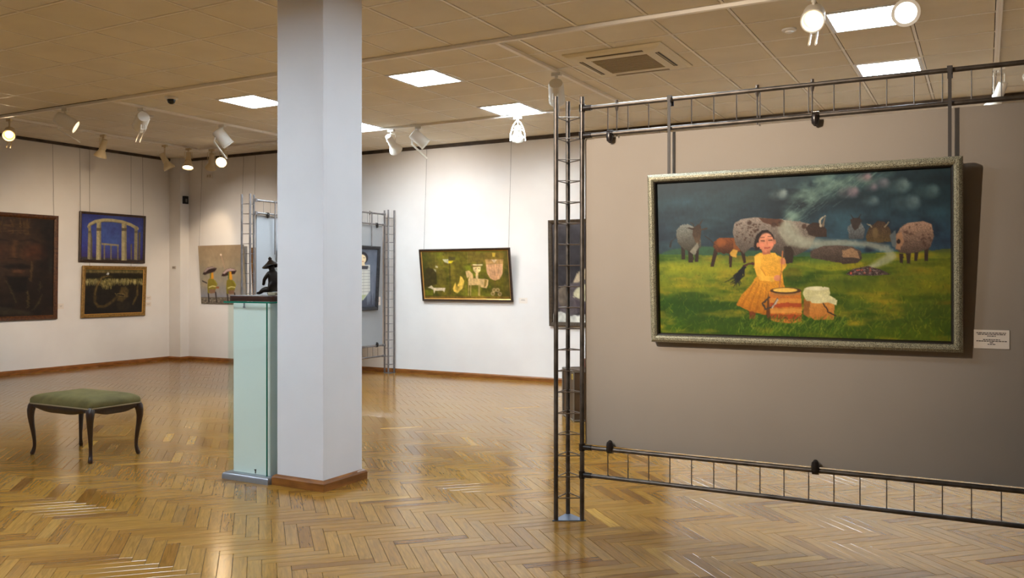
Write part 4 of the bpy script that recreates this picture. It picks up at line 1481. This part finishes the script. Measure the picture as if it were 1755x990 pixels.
MB().tube([(-0.06, gy0 + 0.02, gz1 - 0.03), (-0.06, gy0 + 0.02, gz1)], 0.005, 8).tube([(-0.06, gy0 + 0.02, gz1 - 0.035), (-0.06, gy0 + 0.02, gz1 - 0.025)], 0.009, 8).build('lock', M['alu'], gc)
MB().tube([(0.05, gy0 + 0.02, gz0 + 0.006), (0.05, gy0 + 0.02, gz0 + 0.03)], 0.003, 6).tube([(0.05, gy0 + 0.02, gz0 + 0.028), (0.05, gy0 + 0.02, gz0 + 0.034)], 0.008, 8).build('lock', M['clamp'], gc)
tag(gc, 'pale green glass pedestal case with a metal base, left of the column', 'display case')

pl = MB()
pts = []
hw, hd, rr = 0.218, 0.235, 0.04
for cx, cy, a0 in ((hw - rr, -hd + rr, -90), (hw - rr, hd - rr, 0), (-hw + rr, hd - rr, 90), (-hw + rr, -hd + rr, 180)):
    for k in range(5):
        w = R(a0 + 90 * k / 4)
        pts.append((cx + rr * math.cos(w), cy + rr * math.sin(w)))
pw = tag(pl.prism(pts, 0, 0.042).build('wooden_plinth', M['walnut'], bevel=0.005), 'dark brown wooden plinth board under the bronze figurine', 'plinth')
pw.location = (-4.638, 4.785, gz1 + 0.012)

# seated bronze figure under a wide hat; local origin at the plinth top
fg = empty('bronze_figurine', (-4.60, 4.74, gz1 + 0.054))


def skinned(name, joints, edges, material, parent, root=0, sub=2):
    me = bpy.data.meshes.new(name)
    me.from_pydata([j[:3] for j in joints], edges, [])
    o = bpy.data.objects.new(name, me)
    COL.objects.link(o)
    o.parent = parent
    sk = o.modifiers.new('skin', 'SKIN')
    if not me.skin_vertices:
        me.skin_vertices.new()
    for i, j in enumerate(joints):
        me.skin_vertices[0].data[i].radius = (j[3], j[3])
        me.skin_vertices[0].data[i].use_root = i == root
    sk.use_smooth_shade = True
    sb = o.modifiers.new('sub', 'SUBSURF')
    sb.levels = sub
    sb.render_levels = sub
    me.materials.append(material)
    return o


J = [(0.03, 0, 0.045, 0.036), (0.025, 0, 0.10, 0.037), (0.01, 0, 0.155, 0.036), (0.0, 0, 0.182, 0.018), (-0.012, 0, 0.205, 0.027), (-0.016, 0, 0.225, 0.022),
     (0.005, -0.045, 0.158, 0.018), (-0.030, -0.052, 0.115, 0.014), (-0.056, -0.030, 0.082, 0.012), (-0.068, -0.026, 0.080, 0.012),
     (0.005, 0.045, 0.158, 0.018), (-0.020, 0.055, 0.11, 0.014), (-0.05, 0.035, 0.085, 0.012),
     (-0.005, -0.035, 0.045, 0.025), (-0.052, -0.042, 0.038, 0.019), (-0.083, -0.044, 0.016, 0.013), (-0.110, -0.046, 0.016, 0.009),
     (-0.005, 0.035, 0.05, 0.025), (-0.05, 0.045, 0.055, 0.019), (-0.07, 0.046, 0.014, 0.012), (-0.097, 0.048, 0.013, 0.009)]
ED = [(0, 1), (1, 2), (2, 3), (3, 4), (4, 5), (2, 6), (6, 7), (7, 8), (8, 9), (2, 10), (10, 11), (11, 12), (0, 13), (13, 14), (14, 15), (15, 16), (0, 17), (17, 18), (18, 19), (19, 20)]
skinned('body', J, ED, M['bronze'], fg)
hat = MB().lathe([(0.003, 0.034), (0.012, 0.032), (0.018, 0.026), (0.03, 0.014), (0.048, 0.0), (0.066, -0.014), (0.067, -0.019), (0.05, -0.008), (0.028, 0.002)], 24).build('hat', M['bronze'], fg, smooth=True)
hat.location = (-0.014, 0, 0.228)
hat.rotation_euler = (0, R(-14), 0)
MB().lathe([(0.004, 0), (0.013, 0.006), (0.014, 0.014), (0.006, 0.024)], 14).build('hat_knob', M['bronze'], hat, smooth=True).location = (0, 0, 0.03)
MB().box((0.0, -0.05, 0), (0.075, 0.05, 0.022)).build('seat_block', mat('stone_seat', lin((150, 138, 112)), 0.7), fg, bevel=0.004)
tag(fg, 'dark bronze seated figurine in a wide hat on the glass case', 'figurine')

# ------------------------------------------------------------------ footstool
SX, SYY = 0.365, 0.213
st = empty('footstool', (-6.535, 4.591, 0))
# cushion: domed rounded rectangle
def rrect(hx, hy, r, n=6):
    out = []
    for cx, cy, a0 in ((hx - r, -hy + r, -90), (hx - r, hy - r, 0), (-hx + r, hy - r, 90), (-hx + r, -hy + r, 180)):
        for k in range(n):
            w = R(a0 + 90 * k / (n - 1))
            out.append((cx + r * math.cos(w), cy + r * math.sin(w)))
    return out


ring0 = rrect(SX + 0.03, SYY + 0.03, 0.045)
n = len(ring0)
vs, fs = [], []
levels = [(1.0, 0.425), (1.012, 0.445), (1.008, 0.462), (0.985, 0.476), (0.93, 0.490), (0.82, 0.503), (0.65, 0.513), (0.42, 0.519), (0.2, 0.521)]
for s, z in levels:
    vs += [(x * s, y * s, z) for x, y in ring0]
for i in range(len(levels) - 1):
    for k in range(n):
        fs.append((i * n + k, i * n + (k + 1) % n, (i + 1) * n + (k + 1) % n, (i + 1) * n + k))
fs.append(tuple((len(levels) - 1) * n + k for k in range(n)))
fs.append(tuple(reversed(range(n))))
cu = MB().add(vs, fs).build('cushion', M['velvet'], st, smooth=True)
rp = rrect(SX + 0.033, SYY + 0.033, 0.047)
MB().tube([(x, y, 0.428) for x, y in rp] + [(*rp[0], 0.428)], 0.006, 8).build('piping', M['piping'], cu, smooth=True)
# serpentine apron on each side
for (ax, ay), (bx, by) in (((-SX, -SYY), (SX, -SYY)), ((SX, -SYY), (SX, SYY)), ((SX, SYY), (-SX, SYY)), ((-SX, SYY), (-SX, -SYY))):
    d = Vector((bx - ax, by - ay))
    L_ = d.length
    d.normalize()
    nr_ = Vector((d.y, -d.x))
    vs, fs = [], []
    N_ = 18
    for k in range(N_ + 1):
        s = k / N_
        zb = 0.376 + 0.014 * math.cos(2 * math.pi * s) + 0.005 * math.cos(4 * math.pi * s)
        p = Vector((ax, ay)) + d * (L_ * s)
        for off, z in ((0.022, 0.424), (0.024, 0.40), (0.020, zb + 0.006), (0.016, zb), (-0.006, zb), (-0.006, 0.424)):
            q = p + nr_ * off
            vs.append((q.x, q.y, z))
    for k in range(N_):
        for i in range(6):
            fs.append((k * 6 + i, (k + 1) * 6 + i, (k + 1) * 6 + (i + 1) % 6, k * 6 + (i + 1) % 6))
    fs += [tuple(range(6)), tuple(range(N_ * 6, N_ * 6 + 6))]
    MB().add(vs, fs).build('apron', M['stoolwood'], st, smooth=True)
for sx in (-1, 1):
    for sy in (-1, 1):
        dx, dy = sx * 0.7071, sy * 0.7071
        prof = [(0.0, 0.424, 0.032), (0.012, 0.40, 0.034), (0.020, 0.365, 0.031), (0.021, 0.32, 0.026), (0.014, 0.26, 0.0215), (0.003, 0.19, 0.0175), (-0.006, 0.12, 0.0145), (-0.007, 0.07, 0.0135), (0.001, 0.035, 0.0165), (0.009, 0.016, 0.019), (0.010, 0.004, 0.016), (0.009, 0.0, 0.010)]
        MB().tube([(sx * SX + dx * o_, sy * SYY + dy * o_, z) for o_, z, r_ in prof], [p[2] for p in prof], 12).build('leg', M['stoolwood'], st, smooth=True)
tag(st, 'olive green velvet footstool on four dark curved wooden legs', 'footstool')

# ------------------------------------------------------------------ flight case behind the near tower
M['trunk'] = mottle(mat('trunk_brown', rough=0.35), lin((70, 52, 36)), lin((88, 66, 46)), 8)
tk = empty('equipment_case', (-3.577, 8.392, 0), (0, 0, R(39.4)))
cw, cd, ch = 0.30, 0.225, 0.51
MB().box((-cw, -cd, 0.012), (cw, cd, ch)).build('body', M['trunk'], tk, bevel=0.004)
m = MB()
for sx in (-1, 1):
    for sy in (-1, 1):
        m.box((sx * cw - 0.012, sy * cd - 0.012, 0.0), (sx * cw + 0.006 * sx + 0.006, sy * cd + 0.006 * sy + 0.006, ch + 0.004))
for z in (0.006, ch - 0.008):
    for s in (-1, 1):
        m.box((-cw, s * cd - 0.009, z), (cw, s * cd + 0.009, z + 0.014))
        m.box((s * cw - 0.009, -cd, z), (s * cw + 0.009, cd, z + 0.014))
m.build('edge_trim', mat('trunk_metal', lin((150, 146, 138)), 0.35, 0.7), tk)
MB().box((-cw - 0.004, -cd + 0.03, ch - 0.085), (-cw + 0.001, -cd + 0.09, ch - 0.03)).build('sticker', mat('yellow_sticker', lin((214, 184, 70)), 0.5), tk)
MB().box((-cw - 0.005, -cd + 0.052, ch - 0.075), (-cw - 0.003, -cd + 0.066, ch - 0.042)).build('sticker_mark', M['black'], tk)
tag(tk, 'dark brown equipment case with metal edges behind the near tower', 'case')
rb = empty('wooden_box', (-3.545, 8.445, 0.516), (0, 0, R(39.4)))
MB().box((-0.17, -0.15, 0), (0.17, 0.15, 0.075)).build('body', mottle(mat('red_wood', rough=0.4), lin((104, 52, 34)), lin((126, 66, 44)), 9, stretch=(1, 1, 6)), rb, bevel=0.004)
MB().box((-0.176, -0.156, 0.075), (0.176, 0.156, 0.09)).build('lid', mat('red_wood_lid', lin((110, 56, 38)), 0.4), rb, bevel=0.003)
tag(rb, 'reddish wooden box lying on the equipment case', 'box')


# ------------------------------------------------------------------ spotlights on the tracks
def place(o, root, pivot, q):
    o.parent = root
    o.location = pivot
    o.rotation_mode = 'QUATERNION'
    o.rotation_quaternion = q
    return o


def spotlight(kind, anchor, aim, label, body='lampw', lens='lens_off', watts=0.0, drop=0.09, color=WARM, cone=55, blend=0.7, scale=1.0):
    t = empty('spotlight', anchor)
    MB().box((-0.05, -0.02, -0.034), (0.05, 0.02, 0)).tube([(0, 0, -0.034), (0, 0, -0.055)], 0.017, 10).build('adapter', M[body], t, bevel=0.003)
    d = (Vector(aim) - Vector(anchor) + Vector((0, 0, drop))).normalized()
    q = d.to_track_quat('Z', 'Y')
    piv = Vector((0, 0, -0.055 - drop))
    side = q @ Vector((1, 0, 0))
    k = scale
    if kind == 'can':
        MB().tube([(0, 0, -0.05), (0, 0, -0.055 - drop * 0.8)], 0.011, 10).build('stem', M[body], t, smooth=True)
        h = MB().lathe([(0.02, -0.115), (0.066, -0.110), (0.076, -0.08), (0.078, 0.11), (0.083, 0.115), (0.083, 0.130), (0.074, 0.130), (0.070, 0.10), (0.068, 0.06)], 24)
        place(h.build('housing', M[body], smooth=True), t, piv, q)
        rl = 0.046 if lens == 'bulb' else 0.067
        place(MB().lathe([(0.001, 0.062), (rl, 0.062), (rl, 0.068), (0.001, 0.070)], 20).build('lens', M[lens]), t, piv, q)
        dn = Vector((0, 0, -1)) - d * Vector((0, 0, -1)).dot(d)
        dn = dn.normalized() if dn.length > 1e-3 else Vector((1, 0, 0))
        loc_dn = q.inverted() @ dn
        m = MB()
        for s in (-0.022, 0.022):
            a = loc_dn * 0.085 + Vector((1, 0, 0)).cross(Vector((0, 0, 0)))
            sd = Vector((0, 0, 1)).cross(loc_dn).normalized() * s
            m.tube([loc_dn * 0.076 + sd + Vector((0, 0, -0.05)), loc_dn * 0.12 + sd + Vector((0, 0, -0.02)), loc_dn * 0.135 + sd + Vector((0, 0, 0.25))], 0.008, 6)
        sd = Vector((0, 0, 1)).cross(loc_dn).normalized() * 0.022
        m.tube([loc_dn * 0.12 + sd + Vector((0, 0, -0.02)), loc_dn * 0.12 - sd + Vector((0, 0, -0.02))], 0.006, 6)
        place(m.build('barn_door_arm', M[body]), t, piv, q)
        tip = 0.075
    elif kind == 'bell':
        m = MB()
        w = 0.062
        a, b = Vector((0, 0, -0.05)), piv
        sx = Vector((side.x, side.y, 0))
        sx = sx.normalized() * w if sx.length > 1e-3 else Vector((w, 0, 0))
        m.tube([b + sx, a + sx + Vector((0, 0, -0.012)), a - sx + Vector((0, 0, -0.012)), b - sx], 0.005, 6)
        m.build('bracket', M[body], t)
        h = MB().lathe([(0.02, -0.11), (0.042, -0.105), (0.046, -0.06), (0.046, 0.02), (0.052, 0.03), (0.052, 0.04), (0.045, 0.045), (0.05, 0.07), (0.068, 0.10), (0.088, 0.14), (0.092, 0.165), (0.086, 0.165), (0.062, 0.105), (0.042, 0.06)], 22)
        place(h.build('housing', M[body], smooth=True), t, piv, q)
        place(MB().lathe([(0.001, 0.13), (0.05, 0.135), (0.078, 0.15), (0.05, 0.160), (0.001, 0.164)], 20).build('bulb', M[lens], smooth=True), t, piv, q)
        tip = 0.175
    elif kind == 'arch':
        m = MB()
        sx = Vector((side.x, side.y, 0))
        sx = sx.normalized() if sx.length > 1e-3 else Vector((1, 0, 0))
        for s in (-1, 1):
            pts = [Vector((0, 0, -0.05)) + sx * s * (0.095 * math.sin(u * 1.5)) + Vector((0, 0, -(drop + 0.10) * (1 - math.cos(u * 1.5)) - 0.06 * u)) for u in (0, 0.2, 0.4, 0.6, 0.8, 1.0)]
            m.tube(pts, 0.0085, 8)
        m.tube([(0, 0, -0.05), (0, 0, -0.055 - drop + 0.05)], 0.006, 6)
        m.build('bracket', M[body], t, smooth=True)
        p2 = piv + Vector((0, 0, -0.02))
        h = MB().lathe([(0.02, -0.07), (0.040, -0.066), (0.044, 0.02), (0.05, 0.03), (0.046, 0.04), (0.058, 0.07), (0.086, 0.118), (0.086, 0.126), (0.078, 0.124), (0.05, 0.075)], 22)
        place(h.build('housing', M[body], smooth=True), t, p2, q)
        place(MB().lathe([(0.001, 0.10), (0.06, 0.11), (0.078, 0.120), (0.05, 0.126), (0.001, 0.128)], 20).build('bulb', M[lens], smooth=True), t, p2, q)
        ring = [(0.093 * math.cos(u), 0.093 * math.sin(u), 0.05) for u in [R(a) for a in range(0, 361, 20)]]
        place(MB().tube(ring, 0.006, 6).build('ring', M[body]), t, p2, q)
        tip = 0.14
    else:  # 'round'
        MB().tube([(0, 0, -0.05), (0, 0, -0.055 - drop)], 0.011, 10).build('stem', M[body], t, smooth=True)
        h = MB().lathe([(0.02, -0.09), (0.06, -0.08), (0.082, -0.02), (0.092, 0.03), (0.092, 0.045), (0.070, 0.045), (0.066, 0.03)], 26)
        place(h.build('housing', M[body], smooth=True), t, piv, q)
        place(MB().lathe([(0.001, 0.036), (0.067, 0.036), (0.066, 0.042), (0.001, 0.048)], 24).build('lens', M[lens]), t, piv, q)
        tip = 0.06
    if watts:
        ld = bpy.data.lights.new('spot_beam', 'SPOT')
        ld.energy = watts
        ld.color = color
        ld.spot_size = R(cone)
        ld.spot_blend = blend
        ld.shadow_soft_size = 0.035
        lo = bpy.data.objects.new('spot_beam', ld)
        COL.objects.link(lo)
        lo.parent = t
        lo.location = piv + d * (tip + 0.01)
        lo.rotation_mode = 'QUATERNION'
        lo.rotation_quaternion = d.to_track_quat('-Z', 'Y')
    return tag(t, label, 'spotlight', 'track spotlights')


TZ, BZ = ZC - 0.03, ZBAY - 0.03
W = SPOT_W
spotlight('can', (-9.537, T1, TZ), (-6.2, 9.6, 0.9), 'white can spotlight on the front track, leftmost of the two tilted cans', watts=W * 0.9, lens='bulb_soft', drop=0.10)
spotlight('can', (BAYX + 0.02, 6.86, TZ), (-12.9, 8.9, 1.5), 'white can spotlight tilted to the left, next to the dome camera', watts=W * 3.2, lens='bulb_soft', drop=0.10, cone=54, blend=1.0)
spotlight('can', (BAYX + 0.02, 8.09, TZ), (-7.6, 9.8, 0.9), 'white can spotlight pointing down to the right, left of the column', watts=W * 0.8, lens='bulb_soft', drop=0.11)
spotlight('can', (-11.6, 7.02, BZ), (-5.0, 2.4, 0.2), 'glaring spotlight at the far left edge of the photograph', body='lampg', watts=W * 0.1, lens='bulb', drop=0.14, cone=70)
spotlight('bell', (-11.6, 8.44, BZ), (-12.6, 8.3, 1.0), 'unlit cream spotlight above the wire of the pillars painting', body='lampg', watts=0, drop=0.12)
spotlight('bell', (-11.6, 9.55, BZ), (-10.9, 10.6, 1.0), 'cream unlit spotlight hanging lowest in the far left ceiling corner', body='lampg', watts=0, drop=0.18)
spotlight('bell', (-11.55, 9.98, BZ), (-10.9, 9.2, 0.5), 'lit cream bell spotlight in the far left ceiling corner', body='lampg', watts=W * 0.7, lens='bulb_soft', drop=0.12)
spotlight('bell', (-11.30, 10.24, BZ), (-12.3, 10.9, 1.8), 'cream spotlight turned to the left on the rear track', body='lampg', watts=W * 0.4, drop=0.12)
spotlight('bell', (-11.02, 10.24, BZ), (-8.4, 6.0, 0.6), 'small bright spotlight on the rear track below the tilted can', body='lampg', watts=W * 0.1, lens='bulb', drop=0.12)
spotlight('bell', (-7.012, T2, TZ), (-7.2, 10.9, 2.3), 'white bell spotlight on the back track just right of the column', watts=W * 0.42, lens='bulb_soft', drop=0.11, color=(1, 0.93, 0.86), cone=125, blend=0.9)
spotlight('can', (-6.565, T2, TZ), (-5.2, 10.9, 1.8), 'pale can spotlight with barn door arms right of the bell spotlight', watts=W * 0.25, lens='bulb_soft', drop=0.10, cone=80, blend=1.0)
spotlight('arch', (-5.078, T2, TZ), (-5.9, 10.9, 2.1), 'white spotlight with an arched bracket below the back row light panel', watts=W * 0.24, lens='bulb_soft', drop=0.11, color=(1, 0.93, 0.86), cone=125, blend=0.9)
spotlight('can', (-3.68, 7.64, TZ), (-5.0, 10.9, 1.0), 'white can spotlight hanging directly above the near truss tower', watts=W * 0.12, drop=0.13, cone=80, blend=1.0)
spotlight('can', (-1.07, T1, TZ), (-0.6, 2.0, 0.9), 'glaring warm spotlight left of the upper right light panel', watts=W * 0.15, lens='bulb', drop=0.10)
spotlight('round', (-0.47, T1, TZ), (0.0, 0.0, 1.2), 'round glaring lamp overlapping the upper right light panel', watts=W * 0.15, lens='bulb_cool', drop=0.16, color=COOL)
spotlight('bell', (0.12, T2, TZ), (-0.9, 10.6, 0.6), 'white bell spotlight seen between the top rails at the right edge', watts=W * 0.2, drop=0.20)
spotlight('can', (0.42, T2, TZ), (1.8, 10.9, 1.4), 'white can spotlight at the right edge above the near screen', watts=W * 0.2, drop=0.12)
# lamps outside the photograph: the front track above the camera and one added on the long track to brighten the back-left wall
spotlight('bell', (-2.9, T0, TZ), (-1.65, 4.75, 2.3), 'spotlight above the camera lighting the near screen', watts=W * 8.0, lens='bulb_soft', cone=51, blend=1.0, color=(1, 0.83, 0.65))
spotlight('can', (-11.3, T1, TZ), (-11.2, 11.0, 1.55), 'added unseen spotlight brightening the wall around the umbrella painting', watts=W * 4.2, lens='bulb_soft', blend=1.0, cone=46, color=(1, 0.88, 0.75))

# ------------------------------------------------------------------ ceiling fittings
ac = empty('air_conditioner', (-2.925, 7.635, ZC))
fs_ = 0.47
m = MB()
prof = [(0, 0), (0, -0.010), (0.03, -0.026), (0.10, -0.036), (0.185, -0.040), (0.20, -0.040), (0.20, -0.02)]
n = len(prof)
vs, fs = [], []
for cx, cy, sx, sy in ((-fs_, -fs_, 1, 1), (fs_, -fs_, -1, 1), (fs_, fs_, -1, -1), (-fs_, fs_, 1, -1)):
    vs += [(cx + sx * d, cy + sy * d, z) for d, z in prof]
for k in range(4):
    for i in range(n - 1):
        a, b = k * n, ((k + 1) % 4) * n
        fs.append((a + i, b + i, b + i + 1, a + i + 1))
m.add(vs, fs).build('cover', M['ac'], ac)
MB().box((-fs_ + 0.19, -fs_ + 0.19, -0.024), (fs_ - 0.19, fs_ - 0.19, -0.018)).build('grille_back', M['ac_dark'], ac)
for k in range(13):
    y = -0.258 + 0.043 * k
    MB().box((-0.268, y - 0.013, -0.038), (0.268, y + 0.008, -0.030)).build('grille_slat', M['ac_slat'], ac)
for a in range(4):
    q = Matrix.Rotation(a * math.pi / 2, 3, 'Z')
    p = MB().box((-0.27, -0.386, -0.0385), (0.27, -0.350, -0.030)).build('outlet', M['ac_dark'], ac)
    p.rotation_euler = (0, 0, a * math.pi / 2)
    f = MB().box((-0.265, -0.372, -0.041), (0.265, -0.362, -0.036)).build('louvre_blade', M['ac_slat'], ac)
    f.rotation_euler = (0, 0, a * math.pi / 2)
tag(ac, 'square cream cassette air conditioner set in the ceiling', 'air conditioner')

dc = empty('dome_camera', (-8.03, 6.70, ZC))
MB().lathe([(0.07, 0), (0.07, -0.018), (0.055, -0.028), (0.048, -0.03)], 20).build('mount', M['whitep'], dc, smooth=True)
MB().lathe([(0.047, -0.028), (0.046, -0.045), (0.036, -0.066), (0.018, -0.078), (0.002, -0.08)], 20).build('dome', mat('dome_black', (0.01, 0.01, 0.012), 0.08), dc, smooth=True)
tag(dc, 'black dome security camera on the ceiling left of the column', 'camera')
for loc, lb in (((-9.86, 7.87, ZBAY), 'round ceiling detector next to the left tilted spotlight'), ((-1.41, 7.33, ZC), 'round ceiling detector beside the glaring warm spotlight')):
    dt = empty('ceiling_detector', loc)
    MB().lathe([(0.06, 0), (0.06, -0.012), (0.05, -0.018), (0.035, -0.018)], 18).build('base', M['whitep'], dt, smooth=True)
    MB().lathe([(0.034, -0.014), (0.032, -0.028), (0.015, -0.036), (0.001, -0.036)], 18).build('sensor', M['whitep'], dt, smooth=True)
    tag(dt, lb, 'detector')

bb = empty('wall_sensor', (-12.73, 10.915, 2.83))
MB().box((0, -0.05, 0), (0.045, 0.05, 0.14)).build('housing', M['black'], bb, bevel=0.004)
MB().box((0.045, -0.02, 0.03), (0.047, 0.02, 0.09)).build('window', mat('sensor_window', lin((120, 116, 110)), 0.3), bb)
tag(bb, 'small black box fixed high on the corner pilaster', 'sensor')
sw = empty('wall_switch', (-12.885, 10.817, 1.655))
MB().box((-0.045, -0.012, 0), (0.045, 0, 0.045)).build('plate', mat('switch_grey', lin((176, 164, 152)), 0.5), sw, bevel=0.003)
MB().box((-0.028, -0.016, 0.012), (0.028, -0.012, 0.033)).build('rocker', mat('rocker_grey', lin((140, 128, 118)), 0.5), sw)
tag(sw, 'small grey switch plate on the corner pilaster', 'switch')
sg = empty('wall_vent', (-12.20, YB, 3.27))
MB().box((-0.08, -0.02, 0), (0.08, 0, 0.085)).build('body', M['wall'], sg, bevel=0.004)
MB().box((-0.05, -0.023, 0.02), (-0.01, -0.02, 0.065)).box((0.01, -0.023, 0.02), (0.05, -0.02, 0.065)).build('socket', mat('vent_grey', lin((190, 180, 168)), 0.5), sg)
tag(sg, 'pale box on the wall above the umbrella painting', 'wall box')
